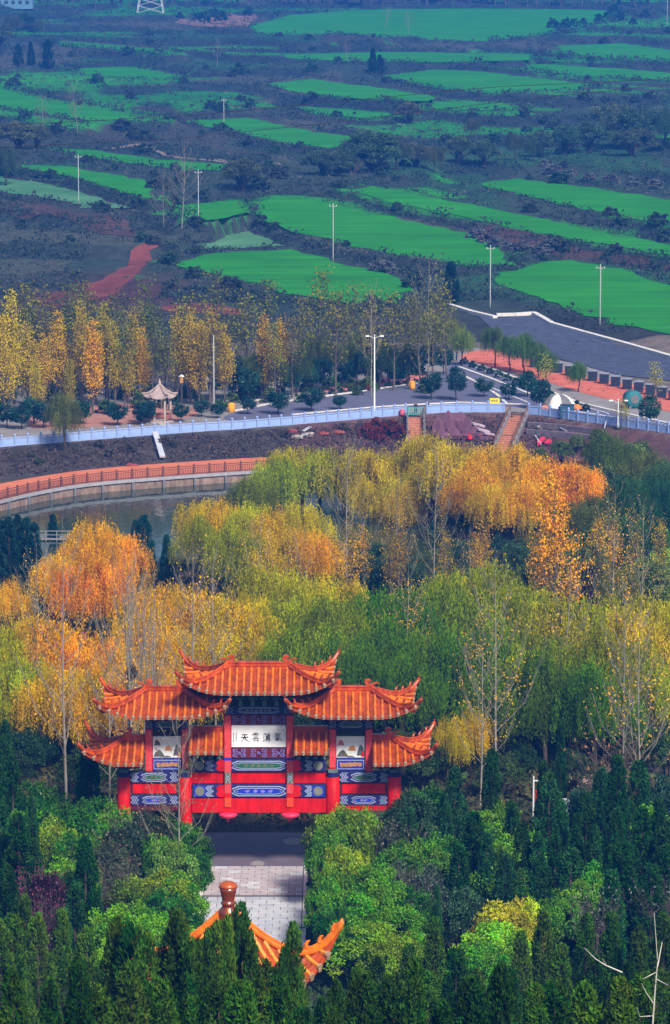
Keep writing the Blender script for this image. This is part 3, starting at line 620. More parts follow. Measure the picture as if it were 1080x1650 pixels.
MAROON = pm('maroon_board', (.12, .010, .030), .6)
GOLD = pm('ochre_figure', (.42, .20, .05), .6, var=.3, scale=5)
OLIVE = pm('olive_paint', (.12, .13, .07), .6, var=.25)
WHITEP = pm('white_plaque', (.74, .75, .80), .6, var=.03)
INK = pm('black_ink', (.012, .012, .014), .6, var=.1)
LANT = pm('pink_lantern', (.75, .035, .10), .45, var=.15, scale=4)
STONEW = pm('white_stone', (.58, .58, .58), .85, scale=2.5, var=.25, bump=.4)

gate = empty('memorial_gate', GATE)
tag(gate, 'red memorial gate with seven orange glazed roofs and white calligraphy plaque', 'gate')
def hip_roof(cx, xin, xout, r0, r1, W, ze, rise, lift, hipL, hipR, spacing=.5, ornaments=True):
    """local hip roof: eave from xin to xout, ridge from r0 to r1 (x relative to cx)"""
    def uv(x, y):
        u = 0.0
        if x > r1 and hipR: u = (x - r1) / (xout - r1)
        elif x < r0 and hipL: u = (r0 - x) / (r0 - xin)
        return max(0., u), abs(y) / W
    def z(x, y):
        u, v = uv(x, y); t = 1 - min(1, max(u, v)); q = min(1.05, u) * min(1.05, v)
        return ze + rise * (.62 * t + .38 * t * t) + lift * q ** 2.6
    def pt(x, y, dz=0.0):
        u, v = uv(x, y); q = (min(1, u) * min(1, v)) ** 3; sx = (1 if x > cx_mid else -1)
        return (cx + x + sx * .30 * q, y * (1 + .09 * q), z(x, y) + dz)
    cx_mid = (r0 + r1) / 2
    nxx, nyy = 44, 24; vs = []; fs = []
    for j in range(nyy + 1):
        for i in range(nxx + 1): vs.append(pt(xin + (xout - xin) * i / nxx, -W + 2 * W * j / nyy, 0))
    for j in range(nyy + 1):
        for i in range(nxx + 1): p = pt(xin + (xout - xin) * i / nxx, -W + 2 * W * j / nyy, -.16); vs.append(p)
    N = (nxx + 1) * (nyy + 1); id_ = lambda i, j: j * (nxx + 1) + i
    for j in range(nyy):
        for i in range(nxx):
            q = (id_(i, j), id_(i + 1, j), id_(i + 1, j + 1), id_(i, j + 1)); fs.append(q); fs.append(tuple(k + N for k in reversed(q)))
    for i in range(nxx): fs += [(id_(i, 0), id_(i, 0) + N, id_(i + 1, 0) + N, id_(i + 1, 0)), (id_(i + 1, nyy), id_(i + 1, nyy) + N, id_(i, nyy) + N, id_(i, nyy))]
    for j in range(nyy): fs += [(id_(0, j + 1), id_(0, j + 1) + N, id_(0, j) + N, id_(0, j)), (id_(nxx, j), id_(nxx, j) + N, id_(nxx, j + 1) + N, id_(nxx, j + 1))]
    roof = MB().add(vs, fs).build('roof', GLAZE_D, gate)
    # rows of round tiles
    def row(path):
        mb = MB(); n = len(path); pts = []; rad = []
        for i in range(n - 1):                           # tile by tile: each a little wider at its lower end
            a, b = Vector(path[i]), Vector(path[i + 1]); pts += [a, b.lerp(a, .03)]; rad += [.100, .084]
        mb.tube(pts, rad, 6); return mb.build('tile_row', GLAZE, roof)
    caps = MB()
    def add_cap(p, dirv):
        p = Vector(p); d = Vector(dirv); caps.tube([p - d * .02, p + d * .07], [.125, .125], 8); caps.tube([p + d * .07, p + d * .10], [.08, .04], 8)
        caps.tube([p - Vector((0, 0, .14)) - d * .02, p - Vector((0, 0, .14)) + d * .04], [.11, .09], 6)
    nrow = int((xout - xin - .3) / spacing)
    for k in range(nrow + 1):
        x = xin + .16 + (xout - xin - .32) * k / nrow
        for s in (-1, 1):
            u = uv(x, 0)[0]; y_top = max(.16, W * u); 
            if W - y_top < .15: continue
            n = max(2, int((W - y_top) / .42)); row([pt(x, s * (W - (W - y_top) * i / n), .05) for i in range(n + 1)]); add_cap(pt(x, s * W, .04), (0, s, 0))
    for (on, xa, xb, sg) in ((hipL, r0, xin, -1), (hipR, r1, xout, 1)):
        if not on: continue
        m = int((2 * W - .3) / spacing)
        for k in range(m + 1):
            y = -W + .16 + (2 * W - .32) * k / m; v = abs(y) / W; x_top = xa + (xb - xa) * max(v, .05)
            if abs(xb - x_top) < .15: continue
            n = max(2, int(abs(xb - x_top) / .42)); row([pt(xb + (x_top - xb) * i / n, y, .05) for i in range(n + 1)]); add_cap(pt(xb, y, .04), (sg, 0, 0))
    tag(caps.build('eave_tiles', EAVE, roof), kind='stuff')
    # main ridge and hip ridges
    rz = ze + rise
    mb = MB(); x0 = cx + (r0 if hipL else xin); x1 = cx + (r1 if hipR else xout)
    mb.prism([(0, 0)] * 0 + [(x0, rz - .1), (x1, rz - .1), (x1, rz + .30), (x0, rz + .30)], -.15, .15); mb.prism([(x0, rz + .303), (x1, rz + .303), (x1, rz + .40), (x0, rz + .40)], -.20, .20)
    mb.prism([(x0, rz + .08), (x1, rz + .08), (x1, rz + .14), (x0, rz + .14)], -.19, .19)
    mb.build('ridge', RIDGE, roof)
    for (on, xa, xb, sg) in ((hipL, r0, xin, -1), (hipR, r1, xout, 1)):
        if not on: continue
        mb = MB(); X = cx + xa                          # dragon finial at the end of the ridge
        prof = [(-.30, 0), (.30, 0), (.42, .25), (.30, .50), (.44, .70), (.42, .92), (.20, 1.02), (.0, .95), (-.04, .80), (.12, .78), (.18, .84), (.22, .72), (.06, .60), (-.14, .62), (-.26, .42), (-.34, .2)]
        mb.prism([(X - sg * a, rz + .02 + b * .86) for a, b in prof], -.17, .17); mb.tube([(X + sg * .2, -.02, rz + .55), (X + sg * .5, 0, rz + .62), (X + sg * .62, 0, rz + .5)], [.09, .07, .03], 6)
        mb.build('dragon_finial', RIDGE, roof)
        for s in (-1, 1):
            path = []
            for i in range(15):
                t = i / 14 * 1.04; path.append(Vector(pt(xa + (xb - xa) * t, s * W * t, .16)))
            mb = MB(); mb.tube(path, [.135 + .02 * (i % 2) for i in range(15)], 8); mb.tube([p + Vector((0, 0, .2)) for p in path[:-2]], .10, 6)
            e = path[-1]; d = (path[-1] - path[-3]).normalized(); mb.tube([e, e + d * .14 + Vector((0, 0, .06)), e + d * .20 + Vector((0, 0, .20)), e + d * .12 + Vector((0, 0, .27))], [.17, .12, .08, .03], 6)
            mb.build('hip_ridge', RIDGE, roof)
            for i in (8, 10, 12):
                p = path[i] + Vector((0, 0, .24)); bm_ = MB(); bm_.tube([p, p + Vector((0, 0, .16)), p + Vector((sg * .05, s * .05, .30))], [.10, .08, .06], 6); bm_.tube([p + Vector((sg * .02, s * .02, .28)), p + Vector((sg * .14, s * .14, .34))], [.07, .03], 6)
                bm_.build('roof_beast', RIDGE, roof)
    return roof
hip_roof(0, -5.3, 5.3, -2.16, 2.16, 3.3, 13.86, 1.25, 1.12, True, True)
for s in (-1, 1):
    hip_roof(s * 6.8, -4.35, 4.35, -1.28, 1.28, 3.1, 12.05, 1.28, .95, True, True)
    if s > 0: hip_roof(0, 8.22, 12.3, 8.22, 9.55, 3.1, 8.62, 1.15, 1.08, False, True)
    else: hip_roof(0, -12.3, -8.22, -9.55, -8.22, 3.1, 8.62, 1.15, 1.08, True, False)
    a, b = sorted((s * 2.55, s * 5.02)); hip_roof(0, a, b, a, b, 2.3, 9.28, 1.1, 0, False, False)

def gbox(name, m, x0, x1, y0, y1, z0, z1, parent=None, b=.025): return MB().bbox(x0, x1, y0, y1, z0, z1, b).build(name, m, parent or gate)
def column(x, r, h):
    c = MB().lathe([(r * 1.02, .5), (r, .9), (r, h * .6), (r * .97, h)], 20, (x, 0, 0)).build('column', RED, gate, smooth=True)
    MB().lathe([(r * 1.7, -.1), (r * 1.7, .18), (r * 1.5, .22), (r * 1.55, .36), (r * 1.2, .5)], 20, (x, 0, 0)).build('column_base', STONEW, c)
    MB().lathe([(r * 1.02, h - .35), (r * 1.04, h - .30), (r * 1.04, h - .04), (r * 1.0, h)], 20, (x, 0, 0)).build('painted_band', NAVY, c)
    gbox('capital', BRK, x - r * .7, x + r * .7, -r * 1.05, r * 1.05, h, h + .22, c)
for s in (-1, 1): column(s * 5.36, .52, 7.42); column(s * 9.78, .50, 7.42)
def pillar(x, w, z0, z1, band=None):
    p = gbox('pillar', RED, x - w / 2, x + w / 2, -w / 2 - .1, w / 2 + .1, z0, z1)
    gbox('patterned_face', REDP, x - w / 2 + .03, x + w / 2 - .03, -w / 2 - .125, -w / 2 - .103, z0 + (.9 if band else .1), z1 - .05, p, .005)
    if band: gbox('painted_band', BLUE, x - w / 2 - .02, x + w / 2 + .02, -w / 2 - .13, w / 2 + .13, band, band + .22, p, .01)
    return p
for s in (-1, 1):
    p = pillar(s * 2.25, .52, 4.95, 11.65, 8.28); gbox('ornament_panel', OLIVE, s * 2.25 - .22, s * 2.25 + .22, -.42, -.365, 6.55, 7.42, p, .01)
    mb = MB()
    for (a, b) in ((-1, 1), (1, -1)): mb.tube([(s * 2.25 + a * .16, -.43, 6.6), (s * 2.25 + b * .16, -.43, 7.37)], .025, 4)
    mb.tube([(s * 2.25 + .14 * math.cos(k * .6283), -.435, 6.98 + .14 * math.sin(k * .6283)) for k in range(11)], .025, 4); mb.build('cross_ornament', PALELINE, p)
    gbox('hanging_post', pm('orange_red_paint', (.68, .06, .012), .5), s * 2.25 - .24, s * 2.25 + .24, -.46, -.40, 4.85, 5.52, p, .01)
    l = empty('lantern', (GATE[0] + s * 2.25, GY - .1, 4.42)); tag(l, ['round pink lantern under the gate beam nearer the bare sapling', 'round pink lantern under the gate beam nearer the clipped green tree'][s > 0], 'lantern', 'lanterns hanging under the gate beam')
    MB().lathe([(.18, -.52), (.20, -.50), (.42, -.44), (.66, -.28), (.70, -.18), (.62, -.06), (.30, .0)], 18).build('lamp_shade', LANT, l, smooth=True)
    MB().lathe([(.26, -.01), (.26, .03), (.05, .06), (.03, .12)], 10).build('lantern_cap', GOLD, l); MB().lathe([(.03, -.74), (.10, -.72), (.12, -.56), (.05, -.52)], 8).build('tassel', LANT, l)
    pillar(s * 5.33, .50, 7.66, 10.6); pillar(s * 7.95, .52, 7.44, 10.6)

def zig(x0, x1, z0, z1, e, pts=2):
    """band whose ends are arrow shaped"""
    h = (z0 + z1) / 2; q = (z1 - z0) / 4
    return [(x0 + e, z0), (x1 - e, z0), (x1, z0 + q), (x1 - e * .45, h), (x1, z1 - q), (x1 - e, z1), (x0 + e, z1), (x0, z1 - q), (x0 + e * .45, h), (x0, z0 + q)]
def beam(x0, x1, z0, z1, m, name='beam', y=.32): return gbox(name, m, x0, x1, -y, y, z0, z1)
def panel(p, x0, x1, z0, z1, field, figs=None, y=-.32):
    H = z1 - z0; e = H * .55
    MB().prism(zig(x0, x1, z0 + H * .06, z1 - H * .06, e), y - .012, y - .002).build('panel_border', PALELINE, p)
    MB().prism(zig(x0 + H * .10, x1 - H * .10, z0 + H * .14, z1 - H * .14, e), y - .022, y - .0125).build('panel_ground', NAVY, p)
    MB().prism(zig(x0 + H * .26, x1 - H * .26, z0 + H * .22, z1 - H * .22, e), y - .030, y - .0225).build('panel_line', PALELINE, p)
    MB().prism(zig(x0 + H * .33, x1 - H * .33, z0 + H * .28, z1 - H * .28, e), y - .038, y - .0305).build('panel_field', field, p)
    if figs:
        mb = MB(); n = max(2, int((x1 - x0 - H * 2) / (H * .55))); r = random.Random(int(x0 * 97))
        for i in range(n):
            xx = x0 + H + (x1 - x0 - 2 * H) * (i + .5) / n; zc = (z0 + z1) / 2; pts = []
            for k in range(8): a = k * .785 + r.uniform(-.2, .2); q = H * r.uniform(.10, .21); pts.append((xx + 1.3 * q * math.cos(a), zc + .8 * q * math.sin(a)))
            mb.prism(pts, y - .046, y - .0385)
        mb.build('figures', figs, p)
def chevrons(p, x0, x1, z0, z1, s, y=-.32):
    """zigzag stripes pointing to s"""
    H = z1 - z0; mb = MB(); w = H * .10
    for k in range(3):
        xx = x0 + (x1 - x0) * (k + .5) / 3.3; d = s * H * .28; q = H / 4
        L = [(xx, z0 + .04 * H), (xx + d, z0 + q), (xx, z0 + 2 * q), (xx + d, z0 + 3 * q), (xx, z1 - .04 * H)]
        mb.prism(L + [(a + w, b) for a, b in reversed(L)], y - .012, y - .002)
    mb.build('zigzag_stripes', PALELINE, p)
def roundel(p, x, z, r, field, m, y=-.32):
    MB().prism([(x - r * 1.25, z - r * 1.2), (x + r * 1.25, z - r * 1.2), (x + r * 1.25, z + r * 1.2), (x - r * 1.25, z + r * 1.2)], y - .012, y - .002).build('roundel_ground', field, p)
    MB().prism([(x + r * math.cos(k * .39), z + r * math.sin(k * .39)) for k in range(16)], y - .022, y - .0125).build('roundel', m, p)
    mb = MB(); mb.tube([(x + r * .75 * math.cos(k * .39), y - .024, z + r * .75 * math.sin(k * .39)) for k in range(17)], .025, 4); mb.tube([(x + r * .35 * math.cos(k * .78), y - .024, z + r * .35 * math.sin(k * .78)) for k in range(9)], .025, 4); mb.build('rosette', OLIVE, p)
LAV = pm('grey_green_roundel', (.20, .22, .20), .6, var=.2)
# central bay
b1 = beam(-4.84, 4.84, 7.46, 8.33, NAVY); panel(b1, -1.98, 1.98, 7.50, 8.30, GREENP, OLIVE)
b2 = beam(-4.84, 4.84, 5.55, 6.46, NAVY); panel(b2, -1.98, 1.98, 5.58, 6.43, BLUE, PURPLE)
for s in (-1, 1):
    for (bb, z0, z1, fld) in ((b1, 7.47, 8.32, NAVY), (b2, 5.56, 6.45, BLUE)):
        L = [(s * 2.02, z0), (s * 2.85, z0), (s * 3.1, (z0 * 3 + z1) / 4), (s * 2.95, (z0 + z1) / 2), (s * 3.1, (z0 + 3 * z1) / 4), (s * 2.85, z1), (s * 2.02, z1)]
        MB().prism(L, -.345, -.322).build('red_lappet', RED, bb); chevrons(bb, s * 3.22 if s > 0 else -3.75, 3.75 if s > 0 else -3.22, z0, z1, s); roundel(bb, s * 4.28, (z0 + z1) / 2, .34, fld, LAV)
    gbox('red_panel', RED, *sorted((s * 2.56, s * 4.84)), -.14, .14, 6.56, 7.38)
gbox('red_panel', RED, -1.95, 1.95, -.14, .14, 6.56, 7.38)
gbox('frame_board', DARKW, -4.84, 4.84, -.10, .10, 6.44, 7.48)
beam(-4.84, 4.84, 4.42, 5.44, RED, 'main_beam', .36)
MB().box(-4.84, 4.84, -.12, .12, 5.44, 5.55).build('gap_board', DARKW, gate)
def scroll(p, xc, zc, w, h, y):
    mb = MB()
    for sx in (-1, 1):
        for sz in (-1, 1):
            pts = []
            for k in range(15):
                a = k * .52; r = h * .24 * (1 - k / 19); pts.append((xc + sx * (w * .30 + r * math.cos(a) * 1.2), y, zc + sz * (h * .22 + r * math.sin(a))))
            mb.tube(pts, .032, 4)
        mb.tube([(xc, y, zc + sx * h * .36), (xc + w * .16, y, zc), (xc, y, zc - sx * h * .36)], .035, 4); mb.tube([(xc + sx * w * .46, y, zc - h * .4), (xc + sx * w * .40, y, zc), (xc + sx * w * .46, y, zc + h * .4)], .032, 4)
    mb.tube([(xc + .10 * math.cos(k * .785), y - .01, zc + .08 * math.sin(k * .785)) for k in range(9)], .04, 4)
    mb.build('scroll_carving', PURPLE, p)
for (z0, z1) in ((8.42, 9.16), (10.9, 11.62)):
    fb = gbox('fretwork_board', MAROON, -1.98, 1.98, -.12, .12, z0, z1)
    for xc in (-1.42, 0, 1.42): scroll(fb, xc, (z0 + z1) / 2, 1.25 if xc == 0 else .95, (z1 - z0) * .92, -.15)
tb = beam(-2.55, 2.55, 11.68, 12.28, NAVY, y=.30); panel(tb, -1.5, 1.5, 11.72, 12.25, NAVY, LAV, -.30)
for s in (-1, 1): chevrons(tb, *sorted((s * 1.7, s * 2.45)), 11.70, 12.26, s, -.30)
# plaque with brush writing
pl = gbox('plaque', WHITEP, -1.98, 1.98, -.20, .20, 9.24, 10.82)
GLY = [
 [[(.2, .8), (.8, .82)], [(.1, .52), (.9, .55)], [(.5, .82), (.45, .5), (.1, .05)], [(.5, .5), (.65, .25), (.97, .05)]],
 [[(.25, .95), (.75, .96)], [(.12, .82), (.1, .68)], [(.12, .82), (.88, .83), (.82, .68)], [(.5, .95), (.5, .62)], [(.28, .74), (.36, .71)], [(.28, .65), (.36, .62)], [(.62, .74), (.7, .71)], [(.62, .65), (.7, .62)], [(.28, .5), (.72, .51)], [(.1, .34), (.9, .36)], [(.45, .34), (.2, .1), (.75, .14)], [(.65, .24), (.82, .04)]],
 [[(.1, .88), (.9, .89)], [(.32, .98), (.32, .8)], [(.68, .98), (.68, .8)], [(.1, .7), (.2, .63)], [(.06, .5), (.16, .44)], [(.08, .08), (.22, .3)], [(.35, .7), (.92, .71)], [(.42, .6), (.42, .38)], [(.42, .6), (.85, .6), (.85, .38)], [(.42, .49), (.85, .49)], [(.42, .39), (.85, .39)], [(.63, .78), (.63, .36)], [(.78, .8), (.86, .75)], [(.3, .26), (.95, .27)], [(.75, .34), (.75, .03), (.66, .07)], [(.45, .2), (.53, .12)]],
 [[(.3, .97), (.15, .75)], [(.28, .85), (.85, .87)], [(.25, .72), (.75, .73)], [(.15, .6), (.7, .61), (.75, .25), (.95, .08), (.95, .2)], [(.42, .52), (.42, .08)], [(.18, .32), (.65, .34)], [(.25, .48), (.32, .4)], [(.58, .5), (.5, .4)], [(.4, .3), (.18, .1)], [(.45, .3), (.62, .14)]]]
def brush(mb, pts, x, z, sx, sz, w, y=-.203):
    P = [(x + a * sx, z + b * sz) for a, b in pts]; n = len(P); L = []; Rr = []
    for i, (a, b) in enumerate(P):
        a0, b0 = P[max(0, i - 1)]; a1, b1 = P[min(n - 1, i + 1)]; d = math.hypot(a1 - a0, b1 - b0) or 1; nx_, nz_ = -(b1 - b0) / d, (a1 - a0) / d
        ww = w * (1.15 if i == 0 else (.45 if i == n - 1 and n > 2 else .95)); L.append((a + nx_ * ww, b + nz_ * ww)); Rr.append((a - nx_ * ww, b - nz_ * ww))
    for i in range(n - 1): mb.prism([L[i], L[i + 1], Rr[i + 1], Rr[i]], y - .006 - .0007 * i, y - .0005)
for i, g in enumerate(GLY):
    mb = MB()
    for k, st in enumerate(g): brush(mb, st, -1.32 + i * .80, 9.60 + (.03 if i % 2 else 0), .62, .68, .034 if len(g) < 8 else .024, -.203 - .0012 * k)
    mb.build('brush_character', INK, pl)
mb = MB(); r = random.Random(4)
for cxx, n in ((-1.62, 6), (-1.82, 7)):
    for k in range(n):
        zc = 10.25 - k * .105; brush(mb, [(-.5, .2), (.5, .25)], cxx, zc, .09, .1, .012); brush(mb, [(-.1, .5), (.1 * r.uniform(-3, 3), -.4)], cxx, zc, .09, .09, .012, -.211)
mb.build('small_inscription', INK, pl)
MB().box(-1.86, -1.80, -.207, -.2035, 9.36, 9.44).build('red_seal', RED, pl); MB().box(1.74, 1.80, -.207, -.2035, 10.42, 10.52).build('red_seal', RED, pl)
# side bays
PINKM = pm('pink_mountain', (.50, .16, .20), .7); ORM = pm('orange_mountain', (.55, .22, .06), .7); GREYI = pm('grey_ink', (.10, .10, .11), .7, var=.5, scale=8)
for s in (-1, 1):
    xa, xb = sorted((s * 5.60, s * 7.67)); pt_ = gbox('landscape_panel', WHITEP, xa, xb, -.16, .16, 8.46, 10.02)
    def hill(xc, w, z0, h, m, y, seed):
        r = random.Random(seed); L = [(xc - w, z0)]
        for k in range(7): t = (k + .5) / 7; L.append((xc - w + 2 * w * t, z0 + h * (math.sin(t * 3.14) ** .8) * r.uniform(.75, 1.05)))
        L.append((xc + w, z0)); L = [(min(xb - .04, max(xa + .04, a)), b) for a, b in L]; MB().prism(L, y - .006, y).build('painted_hill', m, pt_)
    w_ = xb - xa; hill(xa + w_ * .16, .24, 9.35, .5, PINKM if s > 0 else GREYI, -.162, 1); hill(xa + w_ * .55, .28, 8.95, .48, ORM, -.162, 2); hill(xa + w_ * .22, .42, 8.52, .55, GREYI, -.169, 3); hill(xa + w_ * .86, .30, 8.6, 1.0, GREYI, -.162, 4); hill(xa + w_ * .93, .14, 8.52, .4, RED if s > 0 else ORM, -.169, 5)
    hill(xa + w_ * .5, .30, 8.5, .12, GREYI, -.176, 6)
    lp = gbox('lower_panel', BLUE, xa, xb, -.16, .16, 7.52, 8.36); MB().prism([(xa + .06, 7.60), (xb - .06, 7.60), (xb - .06, 8.28), (xa + .06, 8.28)], -.172, -.162).build('panel_line', PALELINE, lp); MB().prism([(xa + .11, 7.65), (xb - .11, 7.65), (xb - .11, 8.23), (xa + .11, 8.23)], -.18, -.1725).build('panel_ground', BLUE, lp)
    mb = MB(); r = random.Random(9)
    for k in range(5):
        L = []
        for q in range(8): rr = r.uniform(.12, .22); L.append((xa + .42 + k * .31 + 1.3 * rr * math.cos(q * .785), 7.94 + rr * math.sin(q * .785)))
        mb.prism(L, -.19 - .003 * k, -.181)
    mb.build('figures', GOLD, lp)
    x0, x1 = sorted((s * 5.08, s * 8.2)); t2 = beam(x0, x1, 10.62, 11.22, NAVY, y=.30); xm = (x0 + x1) / 2; panel(t2, xm - .85, xm + .85, 10.65, 11.19, GREENP, OLIVE, -.30)
    for q in (-1, 1): chevrons(t2, *sorted((xm + q * .95, xm + q * 1.5)), 10.64, 11.2, q, -.30)
    MB().box(x0 + .5, x1 - .5, -.10, .10, 10.03, 10.62).build('frame_board', DARKW, gate)
    x0, x1 = sorted((s * 5.88, s * 9.28)); xm = (x0 + x1) / 2
    ba = beam(x0, x1, 6.62, 7.42, NAVY, y=.28); panel(ba, xm - .95, xm + .95, 6.65, 7.40, GREENP, OLIVE, -.28)
    bb = beam(x0, x1, 4.98, 5.68, NAVY, y=.28); panel(bb, xm - .9, xm + .9, 5.0, 5.66, BLUE, PURPLE, -.28)
    for (be, z0, z1) in ((ba, 6.64, 7.40), (bb, 5.0, 5.66)):
        for q in (-1, 1): chevrons(be, *sorted((xm + q * 1.05, xm + q * 1.62)), z0, z1, q, -.28)
    gbox('red_panel', RED, x0 + .12, x1 - .12, -.14, .14, 5.80, 6.52); MB().box(x0, x1, -.10, .10, 5.68, 6.62).build('frame_board', DARKW, gate)
    mb = MB()
    for k in range(16): xx = x0 + (x1 - x0) * (k + .5) / 16; mb.box(xx - .08, xx + .08, -.20, .20, 4.55, 4.97)
    mb.build('fringe_board', MAROON if s < 0 else RED, gate)
# eave brackets
def brackets(x0, x1, z0, z1, n, W):
    H = z1 - z0; mb = MB().box(x0, x1, -.22, .22, z0, z1).build('bracket_board', DARKW, gate)
    for k in range(n):
        xx = x0 + (x1 - x0) * (k + .5) / n; mb = MB(); mb.box(xx - .16, xx + .16, -.45, .45, z0 + .02, z0 + H * .22)
        for t in range(3):
            y = .55 + t * (W - 1.0) / 3; mb.box(xx - .10, xx + .10, -y - .25, y + .25, z0 + H * (.24 + .25 * t), z0 + H * (.34 + .25 * t))
            for q in (-1, 1): mb.box(xx - .34 - .03 * t, xx + .34 + .03 * t, q * y - .10, q * y + .10, z0 + H * (.345 + .25 * t), z0 + H * (.44 + .25 * t))
        mb.build('bracket', BRK, gate)
brackets(-2.6, 2.6, 12.30, 13.85, 6, 2.9)
for s in (-1, 1):
    brackets(*sorted((s * 5.0, s * 8.3)), 11.24, 12.2, 4, 2.7); brackets(*sorted((s * 8.3, s * 10.3)), 7.66, 8.8, 3, 2.8); brackets(*sorted((s * 2.6, s * 5.0)), 8.36, 9.4, 4, 1.9)

# ================================================================== polygonal pavilions
def poly_roof(parent, n, R, Hd, lift, z_ap, a0, tile_sp, m_deck, m_tile, m_ridge, m_eave, tr=.11, ridge_r=.16, beasts=True, k1=1.6):
    hw = R * math.sin(math.pi / n); ap = R * math.cos(math.pi / n)
    def P(k, s, u, dz=0.0):
        am = a0 + (k + .5) * 2 * math.pi / n; w = min(1.05, abs(u) / (hw * s + 1e-6)); cv = 1 - .10 * (1 - w * w) * s ** 3
        x = ap * s * cv * math.cos(am) - u * math.sin(am); y = ap * s * cv * math.sin(am) + u * math.cos(am)
        return (x, y, z_ap - Hd * (k1 * s - (k1 - 1) * s * s) + lift * w ** 3 * s ** 4 + dz)
    roofs = []
    for k in range(n):
        vs = []; fs = []; A, B = 12, 10
        for dz in (0, -.14):
            for i in range(A + 1):
                s = max(.02, i / A)
                for j in range(B + 1): vs.append(P(k, s, hw * s * (2 * j / B - 1), dz))
        N = (A + 1) * (B + 1)
        for i in range(A):
            for j in range(B):
                q = (i * (B + 1) + j, i * (B + 1) + j + 1, (i + 1) * (B + 1) + j + 1, (i + 1) * (B + 1) + j); fs.append(q); fs.append(tuple(v + N for v in reversed(q)))
        for j in range(B): q = A * (B + 1) + j; fs.append((q, q + 1, q + 1 + N, q + N))
        rf = MB().add(vs, fs).build('roof_side', m_deck, parent); roofs.append(rf)
        if tile_sp:
            m = int(2 * hw / tile_sp); caps = MB()
            for j in range(m):
                u = -hw + (j + .5) * 2 * hw / m; s0 = max(.06, abs(u) / hw + .02); q = max(2, int((1 - s0) * R / .4))
                if s0 > .93: continue
                path = [Vector(P(k, 1 + (s0 - 1) * i / q, u, .05)) for i in range(q + 1)]; pts = []; rad = []
                for a, b in zip(path[:-1], path[1:]): pts += [a, b.lerp(a, .04)]; rad += [tr * 1.1, tr * .9]
                MB().tube(pts, rad, 6).build('tile_row', m_tile, rf)
                d = (path[0] - path[1]).normalized(); caps.tube([path[0] - d * .02, path[0] + d * .08], tr * 1.35, 8); caps.tube([path[0] + d * .02 - Vector((0, 0, tr * 1.4)), path[0] + d * .06 - Vector((0, 0, tr * 1.4))], tr, 6)
            tag(caps.build('eave_tiles', m_eave, rf), kind='stuff')
        path = [Vector(P(k, s, hw * s, .14)) for s in [.04 + .96 * i / 16 for i in range(17)]]; mb = MB(); mb.tube(path, [ridge_r * (.8 + .25 * i / 16) for i in range(17)], 8); mb.tube([p + Vector((0, 0, ridge_r * 1.1)) for p in path], ridge_r * .55, 6)
        e = path[-1]; d = (path[-1] - path[-2]).normalized(); mb.tube([e, e + d * .16 + Vector((0, 0, .05)), e + d * .2 + Vector((0, 0, .2))], [ridge_r * 1.05, ridge_r * .8, ridge_r * .3], 6)
        rr = mb.build('hip_ridge', m_ridge, parent)
        if beasts:
            for i in (11, 13, 15):
                p = path[i] + Vector((0, 0, ridge_r * 1.5)); b = MB(); o = Vector((d.x, d.y, 0)).normalized(); b.tube([p, p + Vector((0, 0, .16)), p + o * .06 + Vector((0, 0, .28))], [.12, .09, .07], 6); b.tube([p + o * .03 + Vector((0, 0, .26)), p + o * .17 + Vector((0, 0, .32))], [.07, .03], 6); b.build('roof_beast', m_ridge, rr)
PVY = 154.0; pv_ap = at(368, 1466, PVY); pvg = float(gz(pv_ap[0], PVY))
pav = empty('hill_pavilion', (pv_ap[0], PVY, pvg)); tag(pav, 'orange tiled square pavilion with brown finial among cypresses below the gate', 'pavilion')
ZA = float(pv_ap[2]) - pvg
YGL = pm('yellow_glaze', (.55, .19, .02), .32, col2=(.74, .30, .04), scale=3, spec=.4, coat=.08)
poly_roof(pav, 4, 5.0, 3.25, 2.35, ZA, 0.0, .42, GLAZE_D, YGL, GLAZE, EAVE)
f = MB().lathe([(.46, -.35), (.42, .0), (.28, .12), (.27, .24), (.33, .28), (.33, .36), (.27, .40), (.28, .52), (.36, .85), (.40, 1.05)], 20, (0, 0, ZA)).build('finial', pm('brown_glaze', (.16, .032, .012), .25, spec=.6, coat=.5), pav, smooth=True)
MB().lathe([(.41, 1.052), (.42, 1.10), (.37, 1.20), (.24, 1.29), (.05, 1.33)], 20, (0, 0, ZA)).build('finial_cap', pm('amber_glaze', (.38, .075, .010), .3, spec=.5), f, smooth=True)
for k in range(4):
    a = k * math.pi / 2; x, y = 2.7 * math.cos(a), 2.7 * math.sin(a); MB().lathe([(.30, -.3), (.24, .3), (.22, ZA - 2.2)], 14, (x, y, 0)).build('column', RED, pav, smooth=True)
    a2 = a + math.pi / 2; d = Vector((2.7 * math.cos(a2) - x, 2.7 * math.sin(a2) - y, 0)); mid = Vector((x, y, 0)) + d / 2; o = MB().box(-d.length / 2 + .2, d.length / 2 - .2, -.14, .14, ZA - 3.8, ZA - 3.1).build('beam', NAVY, pav); o.location = mid; o.rotation_euler.z = math.atan2(d.y, d.x)
    o = MB().box(-d.length / 2 + .2, d.length / 2 - .2, -.22, .22, .40, .50).build('bench', RED, pav); o.location = mid; o.rotation_euler.z = math.atan2(d.y, d.x)
MB().lathe([(5.0, -1.5), (5.0, .0), (4.9, .12)], 4).build('floor_slab', STONEW, pav)

